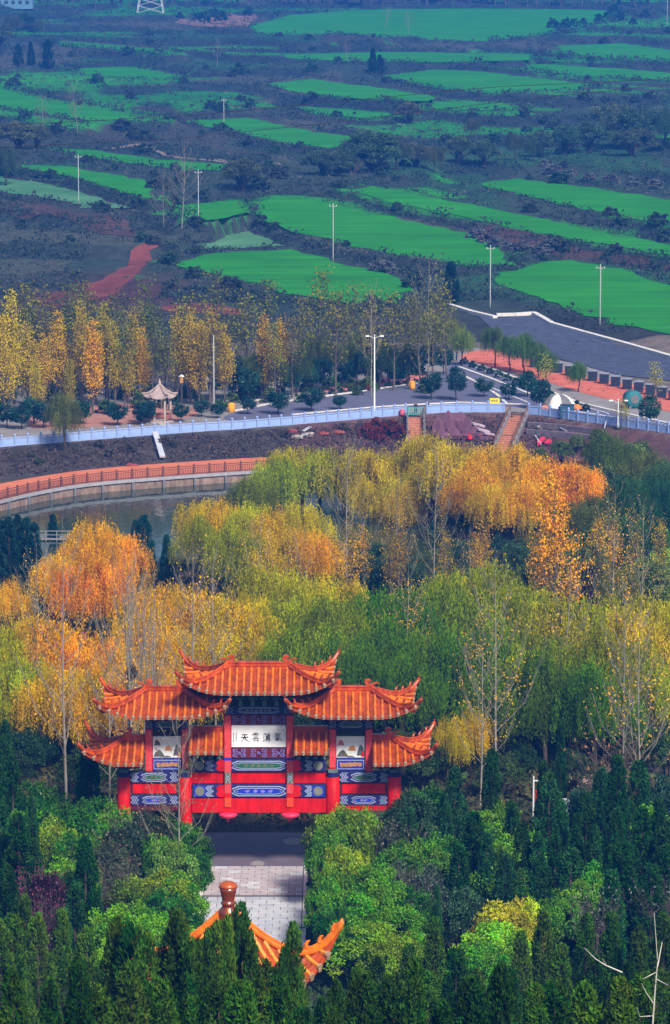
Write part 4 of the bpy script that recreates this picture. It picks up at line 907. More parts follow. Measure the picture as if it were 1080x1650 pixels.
# ================================================================== path and square in front of the gate
PX0, PX1 = at(334, 1400, 250)[0], at(489, 1400, 250)[0]
ASPH2 = pm('gate_asphalt', (.125, .10, .135), .8, var=.16, scale=.5, world_co=True, bump=.2, bscale=5)
drape('road', [(-45, 251.2), (45, 251.2), (45, 261.2), (-45, 261.2)], ASPH2, .02, zf=lambda x, y: np.zeros(np.shape(x)), rnd=0, step=60)
drape('path', [(PX0 - .3, 224), (PX1 + .3, 224), (PX1 + .3, 251.2), (PX0 - .3, 251.2)], pm('mortar_bed', (.09, .085, .085), .95, scale=2), .012, zf=lambda x, y: np.zeros(np.shape(x)), rnd=0, step=60)
pathobj = bpy.data.objects['path']
PVR = [pm('paver_%d' % i, c, .75, var=.14, scale=.9, world_co=True) for i, c in enumerate(((.44, .46, .52), (.39, .41, .48), (.48, .49, .54), (.42, .37, .40), (.38, .335, .365)))]
NW = 7; pw = (PX1 - PX0) / NW; PM = {}
def paver_mesh(w, l, mi):
    k = (round(w, 2), round(l, 2), mi)
    if k not in PM: o = MB().bbox(-w / 2, w / 2, -l / 2, l / 2, 0, .07, .012).build('paver', PVR[mi], pathobj); PM[k] = o.data; bpy.data.objects.remove(o)
    return PM[k]
r = random.Random(2); yy = 226.2; rowi = 0
while yy < 251.0:
    far_ = yy > 242.6; l = .62 if far_ else .86; xs = [PX0 + pw * i for i in range(NW + 1)]
    if rowi % 2: xs = [PX0] + [PX0 + pw * (i + .5) for i in range(NW)] + [PX1]
    for a, b in zip(xs[:-1], xs[1:]):
        mi = r.choice((3, 4, 3, 4, 2)) if far_ else r.choice((0, 1, 2, 0))
        o = bpy.data.objects.new('paver', paver_mesh(b - a - .035, l - .05, mi)); link(o, pathobj); o.location = ((a + b) / 2, yy + l / 2, .0 + r.uniform(-.008, .008))
    yy += l; rowi += 1
    if abs(yy - 242.9) < .45 and not bpy.data.objects.get('edging_band'):
        eb = MB().bbox(PX0, PX1, yy + .02, yy + .40, 0, .09, .015).build('edging_band', pm('dark_edging', (.13, .12, .14), .8), pathobj); yy += .44
for s, xx in ((-1, PX0 - .18), (1, PX1 + .18)): MB().bbox(xx - .14, xx + .14, 226, 251, 0, .14, .02).build('edge_stone', KERB, pathobj)
PATCH = pm('worn_concrete', (.24, .22, .22), .9, scale=2)
drape('cement_patch', [tuple(on_z(x, y, 0)[:2]) for x, y in [(455, 1354), (470, 1350), (488, 1352), (490, 1360), (470, 1363), (458, 1360)]], PATCH, .026, zf=lambda x, y: np.zeros(np.shape(x)), step=9)
drape('cement_patch', [tuple(on_z(x, y, 0)[:2]) for x, y in [(400, 1392), (416, 1386), (428, 1391), (424, 1395.5), (408, 1395.5)]], PATCH, .026, zf=lambda x, y: np.zeros(np.shape(x)), step=9)
# ================================================================== PROMENADE: balustrade, boardwalk, stairs
BALW = pm('balustrade_stone', (.25, .34, .60), .7, var=.12, scale=1.5)
BALP = pm('balustrade_panel', (.26, .38, .70), .7, var=.10, scale=1.0)
def polyline_pts(P, step):
    P = [np.array(p[:2]) for p in P]; seg = [np.hypot(*(b - a)) for a, b in zip(P[:-1], P[1:])]; cum = np.concatenate([[0], np.cumsum(seg)]); n = int(cum[-1] / step)
    ss = np.linspace(0, cum[-1], n + 1); return np.stack([np.interp(ss, cum, [p[0] for p in P]), np.interp(ss, cum, [p[1] for p in P])], 1)
def smooth_line(P, it=2):
    P = [np.array(p[:2]) for p in P]
    for _ in range(it):
        q = [P[0]]
        for a, b in zip(P[:-1], P[1:]): q += [a * .75 + b * .25, a * .25 + b * .75]
        P = q + [P[-1]]
    return P
def balustrade(pp, label):
    pts = polyline_pts(smooth_line([on_z(x, y, ROADZ) for x, y in pp]), 1.85); root = empty('balustrade', (*pts[0], ROADZ)); tag(root, label, 'balustrade')
    pme = MB(); pme.bbox(-.14, .14, -.14, .14, -.1, 1.22, .03); pme.lathe([(.10, 1.22), (.16, 1.28), (.18, 1.40), (.12, 1.52), (.02, 1.56)], 8); po = pme.build('post', BALW, root); me_p = po.data; bpy.data.objects.remove(po)
    L0 = np.hypot(*(pts[1] - pts[0])); a = MB().bbox(-L0 / 2 + .15, L0 / 2 - .15, -.06, .06, .10, .88, .02); ao = a.build('panel', BALP, root); me_a = ao.data; bpy.data.objects.remove(ao)
    a = MB().bbox(-L0 / 2 + .14, L0 / 2 - .14, -.10, .10, .97, 1.12, .03); a.bbox(-L0 / 2 + .14, L0 / 2 - .14, -.10, .10, -.1, .09, .02); a.box(-.06, .06, -.05, .05, .88, .97); ao = a.build('rail', BALW, root); me_r = ao.data; bpy.data.objects.remove(ao)
    for i, p in enumerate(pts):
        o = link(bpy.data.objects.new('post', me_p), root); o.location = (p[0] - pts[0][0], p[1] - pts[0][1], 0)
        t = pts[min(i + 1, len(pts) - 1)] - pts[max(0, i - 1)]; o.rotation_euler.z = math.atan2(t[1], t[0])
        if i < len(pts) - 1:
            q = pts[i + 1]; m_ = (p + q) / 2 - pts[0]; an = math.atan2(q[1] - p[1], q[0] - p[0]); sc = np.hypot(*(q - p)) / L0
            for nm, me_ in (('panel', me_a), ('rail', me_r)): o = link(bpy.data.objects.new(nm, me_), root); o.location = (m_[0], m_[1], 0); o.rotation_euler.z = an; o.scale.x = sc
    # coping stone below
    return root
balustrade([(-40, 723), (0, 720), (100, 712), (280, 697), (420, 689), (600, 672), (654, 667.5)], 'long pale balustrade curving along the road up to the first stairway')
balustrade([(688, 665.5), (740, 663), (812, 663.5)], 'short pale balustrade above the purple rockery between the two stairways')
balustrade([(852, 666.5), (880, 669), (930, 677), (1020, 689), (1110, 702)], 'pale blue balustrade beyond the second stairway past the dark box')
def wall_strip(pp, z, h, w, name, m, label, cat):
    P = smooth_line([on_z(x, y, z) for x, y in pp]); mb = MB()
    for a, b in zip(P[:-1], P[1:]):
        t = b - a; n = np.array((-t[1], t[0])) / np.hypot(*t) * w / 2
        mb.add([(*(a - n), z), (*(b - n), z), (*(b + n), z), (*(a + n), z), (*(a - n), z + h), (*(b - n), z + h), (*(b + n), z + h), (*(a + n), z + h)], [(0, 3, 2, 1), (4, 5, 6, 7), (0, 1, 5, 4), (1, 2, 6, 5), (2, 3, 7, 6), (3, 0, 4, 7)])
    o = mb.build(name, m); tag(o, label, cat); return o
wall_strip([(-40, 725), (0, 722), (100, 714), (280, 699), (420, 691), (600, 674), (654, 669.5)], ROADZ - 1.0, .98, .8, 'footing_wall', pm('footing', (.24, .25, .30), .85, scale=1), 'low grey footing wall under the long balustrade', 'wall')
wall_strip([(688, 667.5), (740, 665), (812, 665.5)], ROADZ - 2.4, 2.38, .8, 'footing_wall', pm('footing_dark', (.085, .085, .095), .9, scale=1), 'dark wall under the short balustrade above the rockery', 'wall')
wall_strip([(852, 668.5), (880, 671), (930, 679), (1020, 691), (1110, 704)], ROADZ - 1.2, 1.18, .8, 'footing_wall', pm('footing', (.24, .25, .30)), 'grey footing wall under the pale blue balustrade', 'wall')

# boardwalk promenade over the pond
DECK = pm('orange_deck', (.50, .13, .06), .8, col2=(.62, .19, .09), scale=.6, world_co=True)
bw = empty('boardwalk', (*dk_out[2][:2], DECKZ)); tag(bw, 'orange boardwalk with brown railing curving round the pond', 'boardwalk')
O_ = np.array((*dk_out[2][:2], 0)); so = polyline_pts(smooth_line(dk_out, 3), 2.0); si = polyline_pts(smooth_line(dk_in, 3), 2.0)
n = min(len(so), len(si)); si = np.stack([np.interp(np.linspace(0, 1, n), np.linspace(0, 1, len(si)), si[:, k]) for k in (0, 1)], 1); so = np.stack([np.interp(np.linspace(0, 1, n), np.linspace(0, 1, len(so)), so[:, k]) for k in (0, 1)], 1)
vs = []; fs = []
for a, b in zip(so, si):
    for p, z in ((a, 0), (b, 0), (b, -.3), (a, -.3)): vs.append((p[0] - O_[0], p[1] - O_[1], z))
for i in range(n - 1):
    for k in range(4): fs.append((i * 4 + k, i * 4 + (k + 1) % 4, i * 4 + 4 + (k + 1) % 4, i * 4 + 4 + k))
MB().add(vs, fs).build('deck', DECK, bw)
EDGE = pm('deck_edge', (.30, .30, .34), .8); WALLC = pm('pale_quay', (.27, .19, .155), .85, scale=.8, var=.25, dirt=.5); FENCE = pm('brown_railing', (.15, .055, .040), .75, var=.2, scale=3); PILE = pm('grey_pile', (.16, .16, .18), .85)
mbE = MB(); mbW = MB()
for i in range(n - 1):
    a, b = so[i] - O_[:2], so[i + 1] - O_[:2]; t = (b - a) / np.hypot(*(b - a)); nn = np.array((-t[1], t[0]))
    if nn @ (si[i] - so[i]) < 0: nn = -nn
    def quadbox(mb, off0, off1, z0, z1): mb.add([(*(a + nn * off0), z0), (*(b + nn * off0), z0), (*(b + nn * off1), z0), (*(a + nn * off1), z0), (*(a + nn * off0), z1), (*(b + nn * off0), z1), (*(b + nn * off1), z1), (*(a + nn * off1), z1)], [(0, 3, 2, 1), (4, 5, 6, 7), (0, 1, 5, 4), (1, 2, 6, 5), (2, 3, 7, 6), (3, 0, 4, 7)])
    quadbox(mbE, -.12, -.004, -.38, .03); quadbox(mbW, .10, .5, -2.6, -.305)
    an = math.atan2(t[1], t[0]); L = float(np.hypot(*(b - a)))
    pt_ = MB().bbox(-.10, .10, -.10, .10, 0, 1.35, .02).build('railing_post', FENCE, bw); pt_.location = (*(a + nn * .12), .0); pt_.rotation_euler.z = an
    mb = MB(); mb.box(.11, L - .11, -.05, .05, 1.05, 1.15); mb.box(.11, L - .11, -.05, .05, .12, .20); mb.box(.11, L - .11, -.04, .04, .86, .92)
    for k in range(8): x = .11 + (L - .22) * (k + .5) / 8; mb.box(x - .03, x + .03, -.03, .03, .2, .86)
    pn = mb.build('railing_panel', FENCE, bw); pn.location = (*(a + nn * .12), .0); pn.rotation_euler.z = an
    if i % 2 == 0: q = MB().bbox(-.17, .17, -.17, .17, -3.0, -.31, .02).build('pile', PILE, bw); q.location = (*(a - nn * .05), 0); q.rotation_euler.z = an
mbE.build('deck_edge', EDGE, bw); mbW.build('quay_wall', WALLC, bw)

# concrete chute on the bank
def slab_between(name, a, b, w, h, m):
    a = np.array(a); b = np.array(b); t = b - a; L = float(np.linalg.norm(t)); o = MB().bbox(-w / 2, w / 2, 0, L, 0, h, .03).build(name, m)
    o.location = tuple(a); o.rotation_euler = (math.asin(t[2] / L), 0, math.atan2(-t[0], t[1])); return o
CONC = pm('pale_concrete', (.42, .44, .50), .85, scale=1.5)
ca, cb = hit(262, 744, 400) + (0, 0, .45), hit(250, 706, 400) + (0, 0, .55)
ch = slab_between('drain_chute', ca, cb, .75, .25, CONC); tag(ch, 'pale concrete drain chute running down the dark bank to the boardwalk', 'drain')

# stairways with walls
STEPM = pm('brick_step', (.40, .15, .09), .85, scale=2, var=.2); STEPT = pm('step_edge', (.55, .33, .25), .85); SIDE = pm('stair_wall', (.20, .19, .21), .85, scale=2)
def stairway(top, bottom, w, n, label, rail):
    a = np.array(top); b = np.array(bottom); t = b - a; L = math.hypot(t[0], t[1]); rise = (a[2] - b[2]) / n; root = empty('stairway', tuple(a), math.atan2(t[0], -t[1])); tag(root, label, 'stairs')
    # local: goes down along -y
    for k in range(n):
        y0 = -L * k / n; y1 = -L * (k + 1) / n; s = MB().box(-w / 2, w / 2, y1, y0, -rise * (k + 1) - .9, -rise * (k + 1) + (rise if k < 0 else 0)).build('step', STEPM, root); MB().box(-w / 2, w / 2, y1 - .02, y1 + .07, -rise * (k + 1) + .002, -rise * (k + 1) + .03).build('nosing', STEPT, s)
    for q in (-1, 1):
        x0, x1 = sorted((q * (w / 2 + .004), q * (w / 2 + .28))); mb = MB(); vs = []
        for x in (x0, x1): vs += [(x, .3, -1.2), (x, -L, a[2] * 0 - rise * n - 1.2), (x, -L, -rise * n + .45), (x, .3, .45)]
        mb.add(vs, [(0, 1, 2, 3), (7, 6, 5, 4), (0, 4, 5, 1), (1, 5, 6, 2), (2, 6, 7, 3), (3, 7, 4, 0)]); sw = mb.build('side_wall', SIDE, root)
        mb = MB(); m_ = 6
        for i in range(m_ + 1):
            yy = .2 - (L) * i / m_; zz = .45 - rise * n * max(0, (i / m_)); mb.box((x0 + x1) / 2 - .06, (x0 + x1) / 2 + .06, yy - .06, yy + .06, zz - .1, zz + .85)
        mb.tube([((x0 + x1) / 2, .25, 1.22), ((x0 + x1) / 2, -L, 1.22 - rise * n)], .07, 6); mb.tube([((x0 + x1) / 2, .25, .85), ((x0 + x1) / 2, -L, .85 - rise * n)], .04, 5); mb.build('handrail', rail, sw)
    return root
tp = on_z(670, 670, ROADZ); bt = on_z(672, 738, -.6)
stairway(tp, (bt[0], tp[1] - 11.5, -.5), 2.0, 16, 'straight brick stairway with grey side walls below the teal gate', pm('stair_rail', (.12, .11, .12), .7))
tp2 = on_z(836, 667, ROADZ); stairway(tp2, (tp2[0] - 2.7, tp2[1] - 11.0, -.5), 2.2, 16, 'slanting brick stairway with brown rails beside the rockery', pm('brown_rail', (.16, .09, .06), .7))
# teal gate at the stairs
tg = empty('stair_gate', tuple(tp + np.array((0, .5, 0)))); tag(tg, 'small teal barred gate at the head of the straight stairway', 'gate')
TEAL = pm('teal_paint', (.05, .42, .42), .5)
MB().box(-1.05, 1.05, -.04, .04, 1.0, 1.1).box(-1.05, 1.05, -.04, .04, .12, .22).box(-1.05, -.95, -.05, .05, 0, 1.2).box(.95, 1.05, -.05, .05, 0, 1.2).build('gate_frame', TEAL, tg)
for k in range(7): MB().box(-.03, .03, -.03, .03, .22, 1.0).build('bar', TEAL, tg).location.x = -.8 + k * .267

# ------------------------------------------------------------------ people
def person(px, py, z, facing, top_c, leg_c, label, hair=(.015, .012, .012), lean=0.0, h=1.72):
    J = [(0, 0, .93), (0, 0, 1.18), (0, .01, 1.42), (0, .0, 1.52), (0, -.02, 1.64), (0, -.03, 1.76),
         (.10, 0, .88), (.11, -.02, .50), (.11, .03, .09), (.11, -.12, .04), (-.10, 0, .88), (-.12, .03, .50), (-.12, .06, .09), (-.12, -.10, .04),
         (.19, .01, 1.42), (.25, .02, 1.14), (.22, -.16, .95), (.21, -.24, .90), (-.19, .01, 1.42), (-.25, .02, 1.14), (-.23, -.14, .94), (-.22, -.22, .88), (0, -.12, 1.64)]
    E = [(0, 1), (1, 2), (2, 3), (3, 4), (4, 5), (0, 6), (6, 7), (7, 8), (8, 9), (0, 10), (10, 11), (11, 12), (12, 13), (2, 14), (14, 15), (15, 16), (16, 17), (2, 18), (18, 19), (19, 20), (20, 21), (4, 22)]
    RR = [.16, .15, .15, .06, .105, .07, .10, .075, .055, .05, .10, .075, .055, .05, .08, .055, .045, .035, .08, .055, .045, .035, .03]
    me = bpy.data.meshes.new('person'); me.from_pydata(J, E, []); o = bpy.data.objects.new('person', me); COL.objects.link(o)
    sk = o.modifiers.new('s', 'SKIN'); sk.use_smooth_shade = True
    for i, v in enumerate(me.skin_vertices[0].data): v.radius = (RR[i], RR[i] * (.75 if i < 3 else 1)); v.use_root = (i == 0)
    sb = o.modifiers.new('d', 'SUBSURF'); sb.levels = sb.render_levels = 1
    dg = bpy.context.evaluated_depsgraph_get(); m2 = bpy.data.meshes.new_from_object(o.evaluated_get(dg)); o.modifiers.clear(); o.data = m2; bpy.data.meshes.remove(me)
    m2.materials.clear()
    for m in (pm('trousers_' + label[:12], leg_c, .9), pm('jacket_' + label[:12], top_c, .9), pm('skin_tone', (.42, .24, .17), .6), pm('hair_' + label[:12], hair, .6), pm('shoes', (.02, .02, .02), .6)): m2.materials.append(m)
    for p in m2.polygons:
        c = p.center; p.use_smooth = True
        p.material_index = 4 if c.z < .08 else (0 if c.z < .92 else (1 if c.z < 1.48 else (3 if (c.z > 1.70 or c.y > .02) else 2)))
        if abs(c.x) > .17 and c.z < .95 and c.y < -.12: p.material_index = 2
    P = on_z(px, py, z); o.location = tuple(P); o.rotation_euler = (lean, 0, facing); s = h / 1.82; o.scale = (s, s, s); tag(o, label, 'person'); return o
person(670, 667, ROADZ + .02, 0, (.035, .03, .045), (.02, .02, .03), 'person in dark jacket standing at the head of the straight stairway')
person(690, 662, ROADZ + .02, .6, (.015, .015, .018), (.012, .012, .015), 'smaller dark-clad person by the balustrade beside the stairway', h=1.45)
person(736, 581, ROADZ + .06, 1.2, (.02, .03, .08), (.015, .015, .03), 'person in dark blue at the corner of the red plaza')
person(729, 579, ROADZ + .06, -.6, (.22, .08, .05), (.05, .04, .05), 'person in reddish brown beside the one in dark blue')

# ------------------------------------------------------------------ rockery, rocks
def rock(name, loc, dims, seed, m, label=None, cat='rock', group=None, parent=None):
    rs = np.random.RandomState(seed); bm = bmesh.new(); bmesh.ops.create_icosphere(bm, subdivisions=2, radius=1)
    k = rs.uniform(1.5, 3, 6); ph = rs.uniform(0, 6, 6)
    for v in bm.verts:
        c = v.co.copy(); f = 1 + .16 * math.sin(k[0] * c.x * 1.5 + ph[0]) * math.cos(k[1] * c.y * 1.5 + ph[1]) + .10 * math.sin(k[2] * c.z * 2 + ph[2]) + rs.normal(0, .035)
        v.co = Vector((c.x * dims[0], c.y * dims[1], max(-.3, c.z) * dims[2])) * f
    me = bpy.data.meshes.new(name); bm.to_mesh(me); bm.free(); me.materials.append(m); o = bpy.data.objects.new(name, me); link(o, parent); o.location = tuple(float(v) for v in loc)
    if label: tag(o, label, cat, group)
    return o
PURP = pm('purple_rock', (.085, .034, .065), .85, col2=(.15, .065, .10), scale=1.2, bump=.6); 
rk = empty('rockery', tuple(hit(735, 706, 400))); tag(rk, 'purple artificial rockery stepped against the dark wall between the stairways', 'rockery'); rk0 = np.array(rk.location)
for i, (px, py, dx, dz, dy) in enumerate([(706, 700, 1.1, 3.0, .9), (722, 698, 1.3, 3.6, 1.0), (740, 696, 1.6, 4.0, 1.1), (752, 700, 1.4, 3.2, 1.2), (762, 704, 1.5, 2.2, 1.1), (774, 707, 1.4, 1.5, 1.0), (784, 709, 1.1, 1.0, .9), (730, 706, 1.6, 1.6, 1.0), (712, 706, 1.2, 1.4, .9), (750, 708, 1.4, 1.0, .9)]):
    P = hit(px, py, 400) - rk0; rock('boulder', P, (dx, dy, dz * .75), 200 + i, PURP, parent=rk)
for i, (px, py) in enumerate([(770, 694), (778, 698), (788, 701)]):
    P = hit(px, py + 8, 400) - rk0; o = MB().bbox(-.9, .9, -.5, .5, 0, .28, .06).build('stone_slab', pm('slab_stone', (.36, .28, .34), .8), rk); o.location = P + np.array((0, 0, 1.2 - .3 * i)); o.rotation_euler = (.1, .25, .4)
wl_ = pm('rubble', (.30, .26, .25), .9, scale=2); rl = pm('red_rubble', (.22, .05, .045), .9)
k = 0
for (px, py, m, lab) in [(478, 707, wl_, 'pale broken slab lying on the bank beside the willow top'), (495, 703, wl_, 'tilted pale concrete fragment on the upper bank near the balustrade'), (520, 701, rl, 'dark red boulder on the bank under the long balustrade'), (545, 699, rl, 'reddish boulder on the bank next to the dark red one'), (470, 696, rl, 'small maroon boulder close under the balustrade footing'), (875, 690, wl_, 'pale stone lying under the pale blue balustrade footing'), (213, 752, rl, 'pinkish rock heap on the inner edge of the boardwalk')]:
    rock('boulder', hit(px, py, 400), (.9, .6, .45), 300 + k, m, lab); k += 1
for (px0, py0, px1, py1, lab) in [(480, 708, 504, 704, 'long pale plank lying on the bank near the willow top'), (488, 700, 500, 694, 'short pale plank leaning on the bank below the balustrade')]:
    a = hit(px0, py0, 400) + np.array((0, 0, .15)); b = hit(px1, py1, 400) + np.array((0, 0, .3)); tag(slab_between('plank', a, b, .5, .12, CONC), lab, 'plank')
# dry stone walls and debris below the right balustrade
STW = pm('terrace_wall', (.16, .13, .16), .9, scale=1.5, var=.35, bump=.5)
for i, (pp, lab) in enumerate([([(850, 690), (900, 693), (960, 700)], 'upper low terrace wall on the bank below the pale blue balustrade'), ([(848, 702), (905, 706), (985, 716)], 'lower terrace wall on the bank below the pale blue balustrade')]):
    P = [hit(x, y, 400) for x, y in pp]; mb = MB()
    for a, b in zip(P[:-1], P[1:]):
        nn = np.array((0, .35, 0)); mb.add([a - nn - (0, 0, .3), b - nn - (0, 0, .3), b + nn - (0, 0, .3), a + nn - (0, 0, .3), a - nn + (0, 0, .7), b - nn + (0, 0, .7), b + nn + (0, 0, .7), a + nn + (0, 0, .7)], [(0, 3, 2, 1), (4, 5, 6, 7), (0, 1, 5, 4), (1, 2, 6, 5), (2, 3, 7, 6), (3, 0, 4, 7)])
    tag(mb.build('terrace_wall', STW), lab, 'wall')
for (p0, p1, lab) in [((900, 694), (913, 703), 'pale pole slanting across the bank below the dark box'), ((974, 695), (977, 686), 'short upright pale post on the bank by the pale blue balustrade'), ((862, 707), (872, 724), 'pale pole leaning beside the red tarpaulin')]:
    a = hit(*p0, 400); b = hit(*p1, 400); mb = MB(); mb.tube([a + (0, 0, .3), b + (0, 0, .5)], .09, 6); tag(mb.build('pole', CONC), lab, 'pole')
# red tarpaulin
a = hit(880, 716, 400); bm = bmesh.new(); bmesh.ops.create_grid(bm, x_segments=10, y_segments=6, size=1)
for v in bm.verts: v.co = Vector((v.co.x * 1.2, v.co.y * .8, .35 + .22 * math.sin(v.co.x * 4) * math.cos(v.co.y * 3) - .25 * v.co.x ** 2 + .25 * v.co.y))
bmesh.ops.solidify(bm, geom=bm.faces[:], thickness=.04); me = bpy.data.meshes.new('tarpaulin'); bm.to_mesh(me); bm.free(); me.materials.append(pm('red_tarp', (.62, .02, .07), .6)); o = link(bpy.data.objects.new('tarpaulin', me)); o.location = tuple(a); tag(o, 'crumpled bright red tarpaulin on the bank under the second stairway', 'tarpaulin')
# red fabric bundle by the rockery fence
a = hit(757, 712, 400); rf = empty('rail_fence', tuple(a)); tag(rf, 'low brown rail fence in front of the rockery', 'fence')
for k in range(9): MB().box(-.05, .05, -.05, .05, 0, .95).build('post', FENCE, rf).location.x = -6 + k * 1.5
for z in (.45, .85): MB().box(-6, 6, -.03, .03, z - .03, z + .03).build('rail', FENCE, rf)
o = rock('fire_drum', a + np.array((0, -.4, .55)), (.35, .35, .5), 401, pm('red_drum', (.7, .02, .02), .5), 'small bright red bundle by the low rail fence', 'bundle')

# ------------------------------------------------------------------ signs, boxes, lamps, poles
def boxthing(name, px, py, z, w, d, h, m, label, cat, z0=0.0, post=None, extra=None):
    P = on_z(px, py, z); e = empty(name, tuple(P)); tag(e, label, cat); MB().bbox(-w / 2, w / 2, -d / 2, d / 2, z0, z0 + h, .03).build('board' if z0 else 'body', m, e)
    if post: 
        for x in post: MB().lathe([(.05, -.1), (.05, z0 + .02)], 8, (x, 0, 0)).build('post', pm('grey_metal', (.35, .36, .38), .5), e)
    return e
YEL = pm('yellow_sign', (.72, .62, .02), .5); 
ys = boxthing('sign_board', 797, 661, ROADZ, 1.4, .08, .75, YEL, 'yellow notice board with dark marks above the short balustrade', 'sign', .95, (-.5, .5))
for k in range(3): MB().box(-.45 + k * .32, -.22 + k * .32, -.046, -.042, 1.2, 1.45).build('mark', pm('sign_ink', (.25, .22, .02), .6), ys)
bb_ = boxthing('service_box', 914, 673, ROADZ, 1.9, .6, 1.75, pm('dark_teal_box', (.03, .085, .14), .5), 'dark blue-green service box standing at the pale blue balustrade', 'box')
MB().bbox(-1.0, 1.0, -.36, .36, 1.75, 1.85, .02).build('lid', pm('box_lid', (.02, .05, .08), .5), bb_); MB().box(-.008, .008, -.306, -.302, .1, 1.65).build('door_gap', INK, bb_)
OR = pm('orange_bin', (.85, .35, .01), .5)
def bin_(px, py, label, m, s=1.0):
    P = on_z(px, py, ROADZ); e = empty('litter_bin', tuple(P)); tag(e, label, 'bin'); MB().lathe([(.38 * s, 0), (.46 * s, .1), (.50 * s, .9 * s), (.46 * s, .95 * s)], 12).build('body', m, e, smooth=True); MB().lathe([(.50 * s, .952 * s), (.52 * s, 1.02 * s), (.25 * s, 1.22 * s), (.05, 1.26 * s)], 12).build('lid', m, e, smooth=True)
bin_(664, 627, 'yellow-orange rounded bin at the kerb of the pink plaza', OR); bin_(592, 628, 'orange-red bin among the trees of the pink plaza', pm('red_orange_bin', (.72, .15, .03), .5), .9); bin_(373, 664, 'golden bin standing on the road corner past the pavilion', OR, 1.05); bin_(497, 614, 'golden bin in the shade behind the small road trees', OR, .9); bin_(648, 672 - 3, 'small pink bin hidden near the road edge', pm('pink_bin', (.6, .12, .16), .5), .7)
METAL = pm('pale_metal', (.62, .66, .68), .45, spec=.5, var=.06)
def street_lamp(px, py, h, label, arms=2, z=ROADZ):
    P = on_z(px, py, z); e = empty('street_lamp', tuple(P)); tag(e, label, 'lamp'); MB().lathe([(.20, -.1), (.18, .4), (.13, .5), (.07, h)], 10).build('pole', METAL, e, smooth=True)
    for k in range(arms):
        s = (-1, 1, -.5, .5)[k]; x = 1.0 * s; MB().tube([(0, 0, h - .35), (x * .5, 0, h - .1), (x, 0, h - .05)], [.04, .035, .03], 6).build('arm', METAL, e); MB().bbox(x - .28, x + .28, -.14, .14, h - .10, h + .06, .04).build('lamp_head', pm('lamp_glass', (.80, .80, .78), .3), e)
    MB().lathe([(.10, h), (.12, h + .12), (.02, h + .22)], 8).build('cap', METAL, e)
street_lamp(603.5, 664, 10.6, 'tall pale street lamp with double heads rising behind the balustrade'); street_lamp(996, 690 - 2, 3.6, 'short white lamp post with flat head near the striped play shelter', 2)
def lantern_post(px, py, label, h=3.0):
    P = on_z(px, py, ROADZ); e = empty('lantern_post', tuple(P)); tag(e, label, 'lamp'); MB().bbox(-.12, .12, -.12, .12, 0, h, .02).build('post', pm('dark_post', (.05, .04, .04), .7), e); MB().bbox(-.24, .24, -.24, .24, h, h + .9, .04).build('lantern_body', pm('amber_glass', (.45, .22, .05), .4), e); MB().lathe([(.44, h + .9), (.34, h + 1.02), (.05, h + 1.2)], 4).build('lantern_cap', METAL, e)
lantern_post(532, 612, 'square lantern post among the dark trees of the plaza'); lantern_post(293, 656, 'square lantern post behind the stone pavilion roof', 3.4)
def slim_pole(px, py, h, z, label, m, arm=True):
    P = on_z(px, py, z) if z is not None else hit(px, py, 560); e = empty('utility_pole', tuple(P)); tag(e, label, 'pole'); k = h / 10
    MB().lathe([(.12, -.3), (.11, 1), (.08, h)], 10).build('pole', m, e, smooth=True)
    if arm:
        MB().box(-.75, .75, -.05, .05, h - .45, h - .33).build('crossarm', m, e)
        for x in (-.65, 0, .65): MB().lathe([(.05, h - .33 if x else h), (.07, h - .2 if x else h + .14), (.02, h - .1 if x else h + .22)], 6, (x, 0, 0)).build('insulator', METAL, e)
    return e
CPOLE = pm('concrete_pole', (.30, .32, .32), .8, scale=2)
def pole_h(px, py, top): P = hit(px, py, 560); return float(at(px, top, P[1])[2] - P[2])
for (px, py, top, lab) in [(127, 329, 250, 'utility pole standing beside the vegetable rows'), (320, 357, 275, 'utility pole next to the bare tree in the fields'), (537, 421, 329, 'utility pole on the edge of the big curved wheat field'), (790, 497, 397, 'utility pole standing just above the short stone coping'), (967, 525, 428, 'utility pole on the bank below the last wheat field'), (361, 206, 160, 'distant slim utility pole beyond the pale farm track'), (1075, 42, -6, 'most distant utility pole near the tree belt')]:
    slim_pole(px, py, pole_h(px, py, top), None, lab, CPOLE)
slim_pole(345, 668, 11.0, ROADZ, 'thin pale pole rising in front of the golden poplars', CPOLE, False)
# high voltage pylon at the top
P = hit(243, 21, 560); py_ = empty('pylon', tuple(P)); tag(py_, 'blue-grey lattice pylon at the top edge, only its legs showing', 'pylon')
STEEL = pm('galvanised_steel', (.42, .45, .50), .5); H = 42.; B = 6.0
for sx in (-1, 1):
    for sy in (-1, 1): MB().tube([(sx * B, sy * B, -1), (sx * 1.4, sy * 1.4, 26), (sx * .9, sy * .9, H)], .22, 4).build('leg', STEEL, py_)
mb = MB()
for k in range(9):
    z0, z1 = k * 3.2, (k + 1) * 3.2; w0, w1 = B - (B - 1.4) * z0 / 28.8, B - (B - 1.4) * z1 / 28.8
    for sx, sy, tx, ty in ((-1, -1, 1, -1), (1, -1, 1, 1), (1, 1, -1, 1), (-1, 1, -1, -1)): mb.tube([(sx * w0, sy * w0, z0), (tx * w1, ty * w1, z1)], .11, 4); mb.tube([(tx * w0, ty * w0, z0), (sx * w1, sy * w1, z1)], .11, 4)
mb.build('bracing', STEEL, py_)
for z in (29, 35, 40): MB().tube([(-7, 0, z), (0, 0, z + 1), (7, 0, z)], .16, 4).build('crossarm', STEEL, py_)
